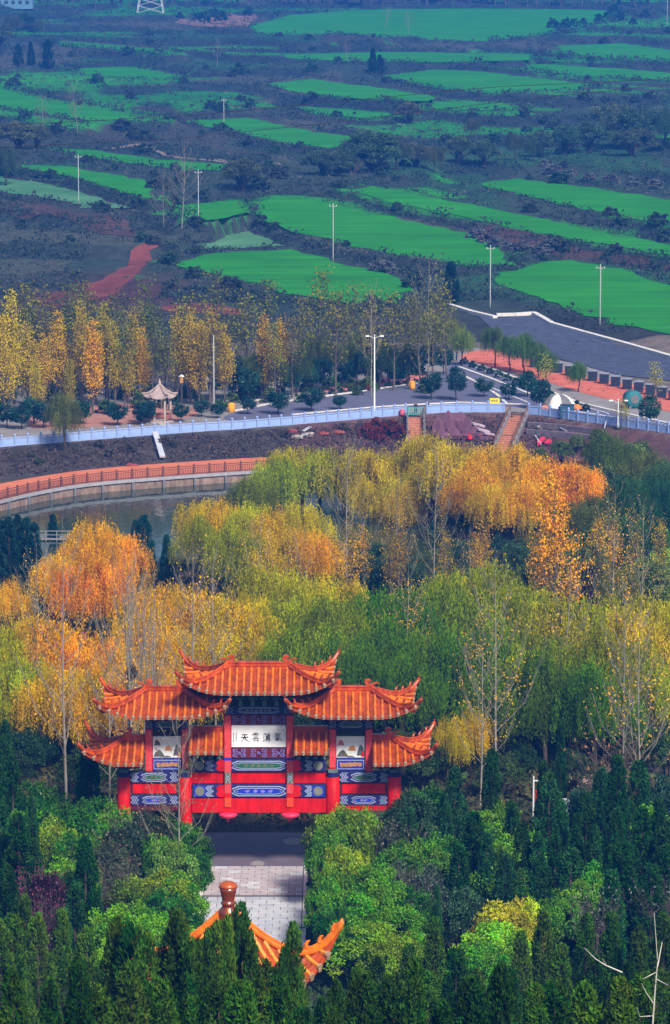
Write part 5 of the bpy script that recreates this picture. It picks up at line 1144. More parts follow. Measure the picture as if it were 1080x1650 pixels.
# overhead cables
CAB = pm('black_cable', (.015, .015, .018), .6)
for i, (pp, D, lab) in enumerate([([(-160, 216), (0, 202), (300, 187), (560, 162), (800, 140), (1080, 127), (1240, 122)], 420, 'upper black cable sagging across the terraced fields'), ([(-160, 252), (0, 238), (300, 222), (560, 195), (800, 165), (1080, 136), (1240, 122)], 430, 'lower black cable sagging across the terraced fields')]):
    mb = MB(); mb.tube([at(x, y, D) for x, y in pp], .035, 5); tag(mb.build('power_cable', CAB), lab, 'cable')
# far building, top edge
P = hit(22, 12, 560); hb = empty('farm_building', tuple(P)); tag(hb, 'low blue-roofed building at the top edge past the fields', 'building')
MB().box(-9, 9, -4, 4, -1, 4.2).build('wall', pm('pale_wall', (.10, .22, .30), .8), hb); MB().add([(-9.6, -4.6, 4.2), (9.6, -4.6, 4.2), (9.6, 4.6, 4.2), (-9.6, 4.6, 4.2), (-9.6, 0, 6.4), (9.6, 0, 6.4)], [(0, 1, 5, 4), (2, 3, 4, 5), (0, 4, 3), (1, 2, 5), (3, 2, 1, 0)]).build('roof', pm('blue_roof', (.05, .16, .42), .6), hb)
for k in range(5): MB().box(-7 + k * 3.2, -5.4 + k * 3.2, -4.05, -4.003, 1.2, 2.8).build('window', pm('dark_pane', (.03, .04, .05), .2), hb)
# row of stone blocks along the plaza
BLK = pm('blue_grey_block', (.020, .028, .050), .8, scale=1.5, var=.25); BLT = pm('block_top', (.20, .23, .30), .8)
bl = [(752 + 0, 556)] ; nblk = 13
for k in range(nblk):
    t = k / (nblk - 1); px = 862 + (1085 - 862) * t; py = 592 + (645 - 592) * t; P = on_z(px, py, ROADZ); e = empty('stone_block', tuple(P), -.25); tag(e, ordinal(k + 1) + ' blue-grey block of the row along the red plaza, counted from the left', 'block', 'blocks along the red plaza')
    MB().bbox(-.62, .62, -.6, .6, 0, 1.5, .05).build('body', BLK, e); MB().bbox(-.70, .70, -.68, .68, 1.502, 1.65, .04).build('cap', BLT, e)
# play shelter: white and grey arched tent on orange feet, teal drum
P = on_z(886, 668, ROADZ); sh = empty('play_shelter', (P[0] + 1.5, P[1] + 6, ROADZ), .25); sh.scale = (.8, .8, .8); tag(sh, 'white and grey domed play shelter on orange feet beside the road', 'play equipment')
WT = pm('white_canvas', (.66, .66, .64), .7, dirt=.3); GT = pm('grey_canvas', (.13, .13, .14), .7)
for k in range(8):
    vs = []; fs = []
    for i in range(9):
        el = math.pi / 2 * i / 8
        for j in range(5):
            az = (k + j / 4) * math.pi / 4; q = 1 + .05 * math.cos((j / 4 - .5) * math.pi); vs.append((3.1 * q * math.cos(el) * math.cos(az), 2.3 * q * math.cos(el) * math.sin(az), 2.7 * math.sin(el)))
    for i in range(8):
        for j in range(4): fs.append((i * 5 + j, i * 5 + j + 1, i * 5 + 6 + j, i * 5 + 5 + j))
    MB().add(vs, fs).build('canopy_panel', (WT, GT, WT, WT, GT, WT, GT, WT)[k], sh, smooth=True)
MB().tube([(3.2 * math.cos(a_ * .2618), 2.4 * math.sin(a_ * .2618), .12) for a_ in range(25)], .16, 6).build('base_ring', GT, sh)
for x in (-3.0, 3.0): MB().lathe([(.75, 0), (.85, .35), (.6, .75), (.2, .9)], 10, (x, -1.6, 0)).build('foot', pm('orange_foam', (.85, .20, .01), .6), sh, smooth=True)
P = on_z(1022, 662, ROADZ); td = empty('play_drum', (P[0], P[1] + 3, ROADZ + 1.3), .3); td.scale = (.82, .82, .82); tag(td, 'round teal drum lying on its side past the play shelter', 'play equipment')
o = MB().lathe([(1.2, -1.1), (1.5, -.9), (1.5, .9), (1.2, 1.1)], 18).build('drum', pm('teal_foam', (.02, .15, .17), .7), td, smooth=True); o.rotation_euler = (R_(90), 0, 0)
o = MB().lathe([(.8, 0), (.75, .08)], 14).build('end_disc', GT, td); o.rotation_euler = (R_(90), 0, 0); o.location.y = -1.1
for x in (-.8, .8): MB().box(x - .2, x + .2, -1.1, 1.1, -1.55, -1.1).build('cradle', GT, td)
# stone pavilion in the grove
STN = pm('pinkish_stone', (.36, .28, .25), .85, col2=(.48, .39, .36), scale=2, dirt=.3); STD = pm('stone_roof', (.32, .25, .25), .85, scale=2)
P = on_z(258, 679, ROADZ); sp = empty('stone_pavilion', (P[0], P[1], ROADZ)); tag(sp, 'small pinkish stone pavilion with curved hexagonal roof in the grove', 'pavilion')
poly_roof(sp, 6, 2.25, 1.7, .34, 5.05, 0.0, 0, STD, STD, STN, STN, ridge_r=.10, beasts=False, k1=1.5)
MB().lathe([(.22, 4.95), (.16, 5.15), (.22, 5.3), (.12, 5.5), (.03, 5.85)], 10).build('finial', STN, sp, smooth=True)
for k in range(6):
    a = k * math.pi / 3; MB().lathe([(.16, 0), (.12, .2), (.12, 3.45)], 10, (1.45 * math.cos(a), 1.45 * math.sin(a), 0)).build('column', STN, sp, smooth=True)
    a2 = a + math.pi / 6; o = MB().box(-.62, .62, -.09, .09, 3.2, 3.5).build('beam', STN, sp); o.location = (1.25 * math.cos(a2), 1.25 * math.sin(a2), 0); o.rotation_euler.z = a2 + math.pi / 2
    if k != 4: o = MB().box(-.58, .58, -.12, .12, .38, .5).box(-.56, .56, .10, .16, .5, 1.0).build('bench', pm('red_bench', (.34, .12, .10), .7), sp); o.location = (1.2 * math.cos(a2), 1.2 * math.sin(a2), 0); o.rotation_euler.z = a2 - math.pi / 2
MB().lathe([(2.2, -.05), (2.2, .14), (2.1, .18)], 6).build('floor_slab', STN, sp)
drape('path', [tuple(on_z(x, y, ROADZ)[:2]) for x, y in [(250, 678), (266, 678), (281, 689), (262, 689)]], pm('stone_path', (.42, .38, .36), .85), .06, zf=flatz, rnd=0, step=30)
# things near the gate: sensor post, red banded pole, white stone, jetty rails
P = np.array((*at(914, 1250, 257)[:2], 0)); P[2] = gz(P[0], P[1]); e = empty('signal_post', tuple(P)); tag(e, 'white post with tilted solar panel beside the gate road', 'post')
MB().lathe([(.12, -.2), (.10, 3.0)], 8).build('post', METAL, e); o = MB().bbox(-.28, .28, -.04, .04, -.35, .35, .02).build('solar_panel', pm('pale_panel', (.55, .60, .66), .3), e); o.location = (-.1, -.05, 3.4); o.rotation_euler = (.5, .12, 0); MB().bbox(-.18, .18, -.14, .14, 2.3, 2.9, .03).build('control_box', METAL, e)
P = np.array((*at(860, 1250, 257)[:2], 0)); P[2] = gz(P[0], P[1]); e = empty('banner_pole', tuple(P)); tag(e, 'white pole with small red banner behind the gate road', 'pole')
MB().lathe([(.08, -.2), (.06, 5.4)], 8).build('post', METAL, e); MB().bbox(.11, .42, -.02, .02, 3.4, 4.3, .01).build('banner', RED, e); MB().box(.0, .6, -.03, .03, 5.0, 5.08).build('arm', METAL, e)
drape('road', [tuple(on_z(x, y, 0)[:2]) for x, y in [(900, 1236), (1000, 1228), (1110, 1222), (1110, 1250), (1000, 1262), (900, 1264)]], pm('pale_lane', (.34, .26, .22), .9, scale=.6, world_co=True), .02, step=20)
P = at(611, 1370, 245); rock('carved_stone', (P[0], 245, 0), (.75, .6, 4.6 * .8), 77, STONEW, 'tall white carved stone beside the gate column behind the clipped tree', 'stone')
JET = pm('weathered_jetty', (.20, .21, .20), .85)
jt = empty('jetty', tuple(on_z(84, 868, -.6))); tag(jt, 'small grey railed jetty in the pond behind the orange willow', 'jetty')
MB().bbox(-3.2, 3.2, -.9, .9, 0, .15, .03).build('deck', JET, jt)
for z in (.55, 1.0): MB().box(-3.2, 3.2, -.92, -.84, z, z + .08).build('rail', JET, jt)
for k in range(6): MB().box(-.05, .05, -.93, -.83, -1.6, 1.08).build('post', JET, jt).location.x = -3.1 + k * 1.24
# ================================================================== PLANTING
G_CY = (.013, .052, .006); G_CY2 = (.060, .130, .008)
YG = (.43, .41, .002); ORG = (.72, .34, .002); GRN = (.080, .185, .003); GOLD_ = (.75, .42, .006); LIME = (.20, .44, .010)
def mixc(a, b, t): return tuple(x * (1 - t) + y * t for x, y in zip(a, b))
def T(row, text, cat, grp): ROWTXT[row] = (text, cat, grp)
rr = random.Random(11)

# --- willow belt beyond the gate: crown top (px, py), height, colour
T('w_far', '{o} willow of the yellow belt below the promenade{from}', 'tree', 'willows of the belt below the promenade')
for (px, py, h, c) in [(410, 772, 8.5, mixc(GRN, YG, .3)), (445, 728, 10.5, mixc(GRN, YG, .5)), (480, 712, 10, YG), (520, 716, 10, mixc(GRN, YG, .7)), (560, 712, 10.5, YG), (600, 722, 10.5, YG), (634, 722, 10, mixc(GRN, YG, .8)), (668, 722, 10, YG), (692, 716, 10.5, mixc(YG, ORG, .3)), (715, 722, 10.5, mixc(YG, ORG, .25)), (745, 712, 10, mixc(YG, ORG, .4)), (775, 722, 10, mixc(YG, ORG, .7)), (805, 706, 10.5, mixc(YG, ORG, .6)), (835, 722, 10, mixc(YG, ORG, .85)), (868, 728, 10.5, mixc(YG, ORG, .9)), (900, 726, 10.5, mixc(YG, ORG, .8)), (930, 738, 10, mixc(YG, ORG, .85)), (760, 752, 9, mixc(YG, ORG, .7)), (850, 760, 9, mixc(YG, ORG, .8))]:
    plant('willow', by_top(px, py, h), h, c, 'w_far', 'willow_tree', rr.uniform(.95, 1.15))
T('w_mid', '{o} golden willow of the clump beside the open pond{from}', 'tree', 'golden willows beside the pond')
for (px, py, h, c) in [(335, 796, 9, mixc(YG, ORG, .35)), (365, 790, 9.5, mixc(YG, ORG, .55)), (400, 800, 9.5, YG), (445, 805, 9.5, mixc(YG, ORG, .25)), (485, 798, 9.5, YG), (500, 842, 9, mixc(YG, ORG, .8)), (455, 846, 9, mixc(YG, ORG, .4)), (318, 835, 8, mixc(YG, GRN, .4)), (380, 840, 9, mixc(GRN, YG, .6))]:
    plant('willow', by_top(px, py, h), h, c, 'w_mid', 'willow_tree', rr.uniform(.9, 1.1))
T('w_left', '{o} orange leaved tree of the clump on the near pond shore{from}', 'tree', 'orange trees on the near pond shore')
for (px, py, h, c) in [(118, 858, 8.5, mixc(YG, ORG, .8)), (150, 828, 10, mixc(YG, ORG, .75)), (185, 850, 9.5, ORG), (90, 885, 8, mixc(YG, ORG, .7)), (165, 890, 9, ORG), (20, 925, 6.5, GOLD_), (128, 900, 8.5, mixc(ORG, (.35, .12, .02), .3))]:
    plant('willow', by_top(px, py, h), h, c, 'w_left', 'willow_tree', rr.uniform(.85, 1.0))
T('w_near_l', '{o} golden orange willow close behind the gate roofs{from}', 'tree', 'golden willows close behind the gate')
for (px, py, h, c) in [(-10, 1000, 10, YG), (40, 985, 10, mixc(YG, ORG, .5)), (85, 1000, 10, mixc(YG, ORG, .7)), (130, 1010, 9.5, mixc(YG, ORG, .8)), (170, 1005, 9.5, mixc(YG, ORG, .7)), (225, 985, 10, mixc(YG, ORG, .6)), (265, 930, 11, mixc(YG, ORG, .55)), (310, 938, 11, mixc(YG, ORG, .5)), (350, 945, 11, mixc(YG, ORG, .45)), (390, 945, 11, mixc(YG, ORG, .35)), (30, 1055, 9, mixc(GRN, YG, .7)), (90, 1065, 9, mixc(YG, ORG, .5)), (300, 1000, 9.5, mixc(YG, ORG, .6)), (370, 1005, 9.5, mixc(YG, ORG, .2)), (150, 1075, 9, mixc(YG, ORG, .7)), (430, 920, 11, mixc(GRN, YG, .8)), (455, 905, 11, YG), (480, 950, 10.5, mixc(GRN, YG, .7)), (530, 915, 10, mixc(YG, ORG, .3))]:
    plant('willow', by_top(px, py, h), h, c, 'w_near_l', 'willow_tree', rr.uniform(.95, 1.12))
T('w_near_r', '{o} green willow of the row behind the gate and its road{from}', 'tree', 'green willows behind the gate')
for (px, py, h, c) in [(500, 990, 11, mixc(GRN, YG, .4)), (540, 965, 11.5, mixc(GRN, YG, .3)), (585, 955, 11.5, mixc(GRN, YG, .2)), (630, 935, 12, GRN), (670, 925, 12, mixc(GRN, YG, .35)), (710, 915, 12.5, mixc(GRN, YG, .3)), (755, 905, 12.5, mixc(GRN, YG, .45)), (795, 892, 12.5, mixc(GRN, YG, .35)), (840, 935, 12, mixc(GRN, YG, .45)), (880, 965, 11.5, mixc(GRN, YG, .65)), (920, 970, 11, mixc(GRN, YG, .5)), (960, 975, 11, mixc(YG, GRN, .35)), (1000, 975, 11, mixc(YG, ORG, .2)), (1040, 950, 11.5, mixc(YG, ORG, .15)), (1085, 960, 11, mixc(YG, GRN, .3)), (560, 1010, 10.5, GRN), (620, 1005, 10.5, GRN), (680, 1000, 10.5, mixc(GRN, YG, .2)), (740, 995, 11, GRN), (800, 985, 11, mixc(GRN, YG, .15)), (860, 1010, 10.5, mixc(GRN, YG, .4)), (930, 1025, 10.5, mixc(GRN, YG, .3)), (990, 1020, 10.5, mixc(GRN, YG, .4)), (1050, 1015, 10.5, mixc(YG, GRN, .3)), (650, 1040, 10, GRN), (880, 1060, 10, GRN), (960, 1070, 9.5, GRN)]:
    plant('willow', by_top(px, py, h), h, c, 'w_near_r', 'willow_tree', rr.uniform(.95, 1.12))
T('w_fill', '{o} smaller willow filling the gaps of the autumn belt{from}', 'tree', 'smaller willows filling the autumn belt')
for i in range(46):
    px = rr.uniform(-10, 1090); band = i % 3
    if band == 0 and px > 640: py = rr.uniform(985, 1075); c = mixc(GRN, YG, rr.random() * .4)
    elif px < 430: py = rr.uniform(990, 1075); c = mixc(YG, ORG, rr.random())
    elif px < 950 and band == 1: px = rr.uniform(430, 940); py = rr.uniform(722, 775); c = mixc(YG, ORG, min(1, max(0, (px - 560) / 330)) * rr.uniform(.5, 1)) if px > 560 else mixc(GRN, YG, rr.random())
    else: py = rr.uniform(960, 1040); c = mixc(GRN, YG, rr.random() * .6)
    h = rr.uniform(6.5, 9); plant('willow', by_top(px, py, h), h, c, 'w_fill', 'willow_tree', rr.uniform(.9, 1.2))
T('w_gold', 'bright golden bushy willow beside the right end of the gate', 'tree', None)
plant('willow', by_top(758, 1140, 6.0), 6.0, mixc(YG, ORG, .45), 'w_gold', 'willow_tree', 1.05)
T('w_gold2', 'yellow willow half hidden behind the outer gate roof', 'tree', None)
plant('willow', by_top(722, 1150, 6.0), 6.0, mixc(YG, ORG, .3), 'w_gold2', 'willow_tree', .8)
# --- pond edge evergreens
T('dk_pond', '{o} dark evergreen tree standing along the pond edge{from}', 'tree', 'dark evergreens along the pond edge')
for (px, py, h) in [(0, 838, 6.5), (14, 832, 7), (28, 830, 7), (42, 834, 6.8), (55, 842, 6.5), (85, 828, 5.5), (218, 838, 6), (232, 830, 6.5), (268, 862, 5.5), (500, 880, 6), (700, 838, 5)]:
    plant('cypress', by_top(px, py, h), h, (.012, .055, .045), 'dk_pond', 'evergreen_tree', 1.3)
T('dk_right', '{o} dark blue-green tree of the shaded wood on the right edge{from}', 'tree', 'dark trees on the right edge')
for (px, py, h, k, c) in [(985, 700, 9, 'willow', (.05, .10, .03)), (1010, 705, 8, 'shrub', (.05, .11, .04)), (1045, 712, 9, 'willow', (.06, .12, .04)), (1075, 730, 9, 'willow', (.03, .10, .06)), (1060, 760, 9, 'willow', (.012, .07, .05)), (1020, 770, 9, 'willow', (.02, .08, .05)), (975, 745, 8, 'shrub', (.03, .08, .05)), (1085, 800, 9, 'willow', (.012, .07, .05)), (1060, 840, 7, 'shrub', (.05, .16, .04)), (1030, 830, 8, 'willow', (.02, .075, .045)), (985, 820, 8, 'shrub', (.03, .08, .04)), (960, 790, 8, 'willow', (.03, .08, .03)), (1080, 880, 6, 'shrub', (.10, .22, .03)), (1040, 890, 7, 'shrub', (.05, .13, .04)), (990, 900, 7, 'willow', (.06, .10, .03)), (950, 870, 7, 'shrub', (.04, .09, .04)), (930, 800, 8, 'willow', (.05, .09, .03)), (905, 855, 7, 'shrub', (.03, .09, .05))]:
    plant(k, by_top(px, py, h), h, (c[0] * 2.2, c[1] * 1.5, c[2] * .7), 'dk_right', 'broadleaf_tree', .85 if k == 'shrub' else 1.0)
T('dk_under', '{o} dark understorey tree below the willow belt{from}', 'tree', 'dark understorey trees below the willows')
for i in range(26):
    px = 560 + i * 15 + rr.uniform(-8, 8) if i < 22 else rr.uniform(300, 520); py = rr.uniform(850, 905); h = rr.uniform(4, 5.5); plant('shrub', by_top(px, py, h), h, mixc((.02, .07, .045), (.06, .11, .03), rr.random()), 'dk_under', 'broadleaf_tree', .8)
T('dk_gate', '{o} dark shrub under the willows behind the gate{from}', 'shrub', 'dark shrubs under the willows behind the gate')
for i in range(34):
    px = -20 + i * 33 + rr.uniform(-12, 12); py = rr.uniform(1125, 1210) if not (200 < px < 640) else rr.uniform(1080, 1120); h = rr.uniform(3, 5); plant('shrub', by_top(px, py, h), h, mixc((.012, .055, .025), (.05, .09, .02), rr.random()), 'dk_gate', 'shrub', .9)
# --- bare and thin poplars
T('pop_multi', '{o} tall pale bare poplar with many stems behind the gate roofs{from}', 'tree', 'many-stemmed bare poplars')
for (px, py, h) in [(213, 805, 21), (235, 840, 19)]: plant('pop_multi', np.array((*at(px, 1200, 272 + (px % 5))[:2], 0)), h, (.55, .30, .02), 'pop_multi', 'poplar_tree')
nst = np.array((*at(213, 1085, 272)[:3],)); ne = empty('bird_nest', tuple(nst)); tag(ne, 'dark round twig nest in the bare poplar behind the gate', 'nest')
mb = MB(); r = np.random.RandomState(5)
for k in range(160):
    v = rv(r, 1)[0] * .42 * r.uniform(.7, 1); w = rv(r, 1)[0] * .4; mb.tube([v - w, v + w * .4 + r.normal(0, .06, 3), v + w], [.018, .018, .01], 3, cap=False)
mb.build('twigs', BARK, ne); MB().lathe([(.02, -.36), (.26, -.28), (.38, 0), (.34, .2), (.30, .18), (.24, -.02), (.02, -.1)], 10).build('nest_cup', BARK, ne)
T('pop_bare', '{o} slender pale poplar with a few yellow leaves{from}', 'tree', 'slender pale poplars with few leaves')
for (px, top, D, h, c) in [(100, 850, 264, 18.5, GOLD_), (205, 930, 266, 16, GOLD_), (170, 1000, 262, 13, GOLD_), (300, 870, 285, 16, GOLD_), (805, 895, 273, 16.5, GOLD_), (775, 1000, 268, 12, GOLD_), (905, 900, 290, 16, GOLD_), (1003, 940, 262, 15, GOLD_), (1040, 965, 258, 15, GOLD_), (985, 780, 330, 17, GOLD_), (1035, 800, 335, 16, GOLD_), (345, 880, 290, 15, GOLD_), (415, 830, 320, 15, GOLD_), (558, 705, 345, 19, (.06, .10, .02)), (700, 715, 350, 18, (.06, .10, .02)), (640, 780, 360, 15, GOLD_), (760, 850, 340, 12, GOLD_), (60, 880, 300, 16, GOLD_), (480, 850, 330, 13, GOLD_), (655, 905, 300, 13, GOLD_)]:
    P = at(px, top, D); P[2] = gz(P[0], P[1]); hh = float(at(px, top, D)[2] - P[2]); plant('pop_bare', P, hh, c, 'pop_bare', 'poplar_tree')
T('pop_orange', 'brilliant orange poplar standing tall above the green willows', 'tree', None)
P = at(905, 768, 318); z = gz(P[0], P[1]); plant('pop_orange', (P[0], P[1], z), float(P[2] - z), (.88, .42, .004), 'pop_orange', 'poplar_tree', .95, rz=.4, jit=0)
T('trunks', '{o} thin grey sapling among the willow trunks{from}', 'tree', 'thin grey saplings among the willows')
for i in range(34):
    px = rr.uniform(545, 900) if i < 24 else rr.uniform(950, 1075); py = rr.uniform(820, 870); h = rr.uniform(7, 10); plant('pop_thin', by_top(px, py, h), h, mixc(GOLD_, (.12, .14, .02), rr.random()), 'trunks', 'sapling', .8)
# --- grove behind the promenade
T('grove_gold', '{o} golden poplar of the grove behind the promenade{from}', 'tree', 'golden poplars of the grove')
for (px, top, base_y) in [(20, 470, 668), (8, 510, 675), (45, 520, 665), (72, 540, 660), (98, 505, 655), (132, 488, 660), (150, 520, 668), (170, 490, 655), (185, 520, 660), (215, 500, 650), (232, 530, 655), (285, 505, 650), (308, 500, 652), (322, 520, 655), (345, 505, 648), (362, 525, 650), (430, 510, 645), (452, 515, 640), (60, 575, 672), (205, 560, 660), (110, 580, 668)]:
    P = on_z(px, base_y, ROADZ); h = float(at(px, top, P[1])[2] - ROADZ); plant('pop_gold', P, h, mixc((.72, .45, .006), (.36, .32, .02), rr.random() ** 1.3), 'grove_gold', 'poplar_tree', rr.uniform(.8, 1.1))
T('grove_thin', '{o} thin half-bare poplar of the grove behind the promenade{from}', 'tree', 'half-bare poplars of the grove')
for i in range(64):
    px = 5 + i * 11.6 + rr.uniform(-6, 6)
    if px > 350 and i % 2: continue
    base_y = rr.uniform(625, 665) - max(0, (px - 350)) * .10; top = base_y - rr.uniform(120, 185); P = on_z(px, base_y, ROADZ); h = float(at(px, top, P[1])[2] - ROADZ)
    plant('pop_thin', P, h, mixc((.26, .24, .02), (.09, .13, .03), rr.random()), 'grove_thin', 'poplar_tree', 1.1)
T('grove_olive', '{o} olive green tree of the grove understorey{from}', 'tree', 'olive trees of the grove')
for i in range(26):
    px = 5 + i * 26 + rr.uniform(-10, 10); base_y = rr.uniform(618, 655) - max(0, (px - 350)) * .10; P = on_z(px, base_y, ROADZ); h = rr.uniform(6, 8.5)
    plant('willow', P, h, mixc((.10, .13, .015), (.045, .09, .03), rr.random()), 'grove_olive', 'broadleaf_tree', .85)
T('grove_bush', '{o} green bush of the undergrowth in the grove{from}', 'bush', 'green bushes of the grove undergrowth')
for i in range(44):
    px = 5 + i * 16 + rr.uniform(-6, 6); b_ = rr.uniform(630, 672) - max(0, (px - 300)) * .10; plant('bush', on_z(px, b_, ROADZ), rr.uniform(1.2, 2.4), mixc((.035, .10, .03), (.10, .14, .03), rr.random()), 'grove_bush', 'bush', 1.0)
T('tall_bare', '{o} pale bare tree standing out above the grove{from}', 'tree', 'pale bare trees above the grove')
for (px, top, by__) in [(690, 415, 620), (600, 455, 640)]:
    P = on_z(px, by__, ROADZ); plant('pop_bare', P, float(at(px, top, P[1])[2] - ROADZ), (.30, .28, .03), 'tall_bare', 'poplar_tree', 1.1, variant=0)
T('w_plaza', '{o} green willow of the red plaza{from}', 'tree', 'green willows of the red plaza')
for (px, top, b_) in [(798, 522, 592), (822, 535, 598), (845, 530, 604), (868, 545, 610), (745, 525, 590), (720, 505, 580), (695, 490, 575), (932, 578, 632), (880, 560, 618)]:
    P = on_z(px, b_, ROADZ); plant('willow', P, float(at(px, top, P[1])[2] - ROADZ), mixc((.07, .15, .03), (.20, .24, .03), .1 if px > 760 else .7), 'w_plaza', 'willow_tree', .9)
T('y_plaza', '{o} small yellow leaved tree near the red plaza{from}', 'tree', 'small yellow trees near the plaza')
for (px, top, b_) in [(880, 570, 634), (1058, 583, 650), (1000, 640, 688), (1010, 655, 690)]:
    P = on_z(px, b_, ROADZ); plant('pop_thin', P, float(at(px, top, P[1])[2] - ROADZ), (.42, .40, .02), 'y_plaza', 'sapling', 1.5)
T('embank', 'rounded olive green tree on the bank in front of the long balustrade', 'tree', None)
plant('willow', hit(105, 735, 400), 8.0, (.15, .19, .03), 'embank', 'broadleaf_tree', .85)
T('road_ball', '{o} round dark road tree behind the balustrade{from}', 'tree', 'round dark road trees')
for (px, top, b_) in [(448, 630, 668), (502, 626, 663), (548, 636, 660), (735, 595, 646), (695, 600, 644), (780, 608, 640), (820, 615, 645), (870, 612, 660), (1046, 640, 690), (520, 578, 628), (560, 580, 625), (600, 578, 620), (640, 585, 622), (660, 560, 612), (690, 555, 606), (715, 560, 604), (625, 562, 614), (575, 572, 618), (500, 590, 632), (470, 595, 640), (375, 575, 645), (400, 590, 648), (432, 568, 640), (130, 645, 684), (190, 650, 686), (235, 645, 682), (228, 655, 685), (292, 650, 680), (350, 650, 674), (400, 640, 668), (12, 650, 690), (35, 655, 692), (70, 650, 690), (325, 645, 672), (55, 640, 684), (850, 600, 640)]:
    P = on_z(px, b_, ROADZ); h = float(at(px, top, P[1])[2] - ROADZ); plant('ball', P, h, mixc((.012, .055, .055), (.025, .085, .05), rr.random()), 'road_ball', 'road_tree', min(1.15, max(.75, 3.6 / h)))
T('plaza_hedge', '{o} clipped dark bush along the plaza kerb{from}', 'bush', 'clipped bushes along the plaza kerb')
for i in range(15): px = 748 + i * 14; py = 590 + i * 5.4; plant('bush', on_z(px, py - 3, ROADZ), 1.1, (.02, .06, .035), 'plaza_hedge', 'bush', 1.0)
for i in range(12): px = 520 + i * 15; py = 637 - i * 1.9; plant('bush', on_z(px, py, ROADZ), .8, (.03, .08, .05), 'plaza_hedge', 'bush', 1.1)
T('red_bush', '{o} crimson bush on the bank beside the straight stairway{from}', 'bush', 'crimson bushes on the bank')
for (px, py) in [(606, 700), (622, 704), (635, 702), (645, 710), (590, 706), (612, 714)]: plant('bush', hit(px, py, 400), 2.2, (.16, .028, .035), 'red_bush', 'bush', .8)
T('bank_bush', '{o} straggly grey-brown bush on the bank below the balustrade{from}', 'bush', 'straggly bushes on the bank')
for i in range(30):
    px = rr.uniform(10, 640); yb = np.interp(px, [p[0] for p in bal_px], [p[1] for p in bal_px]); py = yb + rr.uniform(14, 40); plant('bare' if i % 3 else 'bush', hit(px, py, 400), rr.uniform(.8, 1.5), mixc((.09, .07, .06), (.06, .08, .04), rr.random()), 'bank_bush', 'bush', 1.2)
T('bank_bush_r', '{o} small green tree on the bank under the pale blue balustrade{from}', 'tree', 'small trees under the pale blue balustrade')
for (px, py) in [(930, 720), (950, 735), (965, 715), (905, 735), (870, 735), (1000, 735), (1030, 735)]: plant('shrub', hit(px, py + 14, 400), rr.uniform(2.4, 3.6), mixc((.08, .12, .03), (.14, .15, .03), rr.random()), 'bank_bush_r', 'broadleaf_tree', .8)

# --- hillside of fields
def hp(px, py): return hit(px, py, 560)
T('h_dark', '{o} dark pointed evergreen among the terraced fields{from}', 'tree', 'dark pointed evergreens among the fields')
for (px, top, b_) in [(601, 76, 122), (78, 62, 112), (50, 66, 106), (30, 70, 106), (727, 420, 492), (612, 88, 120)]:
    P = hp(px, b_); plant('cypress', P, float(at(px, top, P[1])[2] - P[2]), (.014, .045, .030), 'h_dark', 'evergreen_tree', 1.6)
T('h_bare', '{o} bare twiggy tree standing among the fields{from}', 'tree', 'bare trees among the fields')
for (px, top, b_) in [(293, 225, 378), (265, 270, 372), (622, -2, 46), (658, 12, 58), (125, 130, 215), (70, 150, 225), (560, 60, 100), (350, 60, 108)]:
    P = hp(px, b_); plant('pop_bare', P, float(at(px, top, P[1])[2] - P[2]), (.16, .12, .06), 'h_bare', 'bare_tree', 1.25)
T('h_mid', '{o} dull green tree of the wood between the fields{from}', 'tree', 'trees of the wood between the fields')
for (px, top, b_) in [(600, 200, 278), (570, 225, 280), (545, 240, 285), (640, 215, 275), (670, 225, 270), (520, 235, 282), (390, 250, 312), (700, 235, 280), (740, 215, 265), (780, 220, 270), (830, 215, 260), (870, 205, 255), (910, 195, 250), (950, 190, 245), (1000, 180, 240), (1040, 165, 235), (1075, 170, 240), (660, 160, 200), (860, 225, 262), (1020, 200, 252), (760, 190, 225), (985, 160, 215), (20, 20, 62), (0, 30, 75), (40, 18, 50), (65, 30, 60), (10, 230, 300), (30, 190, 240), (60, 195, 240)]:
    P = hp(px, b_); h = float(at(px, top, P[1])[2] - P[2]); plant('shrub' if rr.random() < .6 else 'willow', P, h, mixc((.045, .095, .050), (.10, .115, .060), rr.random()), 'h_mid', 'broadleaf_tree', rr.uniform(.9, 1.3))
HB = [('h_bush_a', 'on the lowest terrace banks'), ('h_bush_b', 'on the middle terrace banks'), ('h_bush_c', 'on the upper terrace banks')]
for k_, t_ in HB: T(k_, '{o} rough bush ' + t_ + '{from}', 'bush', 'rough bushes ' + t_)
nb = 0
while nb < 150:
    px = rr.uniform(0, 1080); py = rr.uniform(20, 520) if nb % 3 else rr.uniform(80, 350); P = hp(px, py)
    if P[1] < 585 or bool(infield(np.array([P[0]]), np.array([P[1]]))[0]) or (700 < px and py > 470) or (40 < px < 260 and 395 < py < 500): continue
    plant('bush', P, rr.uniform(1.0, 2.4) * (1 + P[1] / 3000), mixc((.050, .062, .052), (.035, .085, .042), rr.random()), HB[0 if py > 330 else (1 if py > 170 else 2)][0], 'bush', rr.uniform(1.0, 1.6)); nb += 1
T('h_pale', '{o} pale frosty shrub on the field bank{from}', 'bush', 'pale shrubs on the field banks')
for (px, py) in [(612, 437), (625, 440), (770, 385), (785, 392), (800, 398), (820, 402), (845, 404), (870, 412), (885, 405), (890, 280), (920, 285), (950, 290), (985, 295), (1020, 300), (1055, 305), (880, 270)]: plant('bush', hp(px, py), rr.uniform(1.6, 2.4), (.13, .14, .15), 'h_pale', 'bush', 1.5)
T('belt', '{o} slim tree of the distant belt along the top edge{from}', 'tree', 'slim trees of the distant belt')
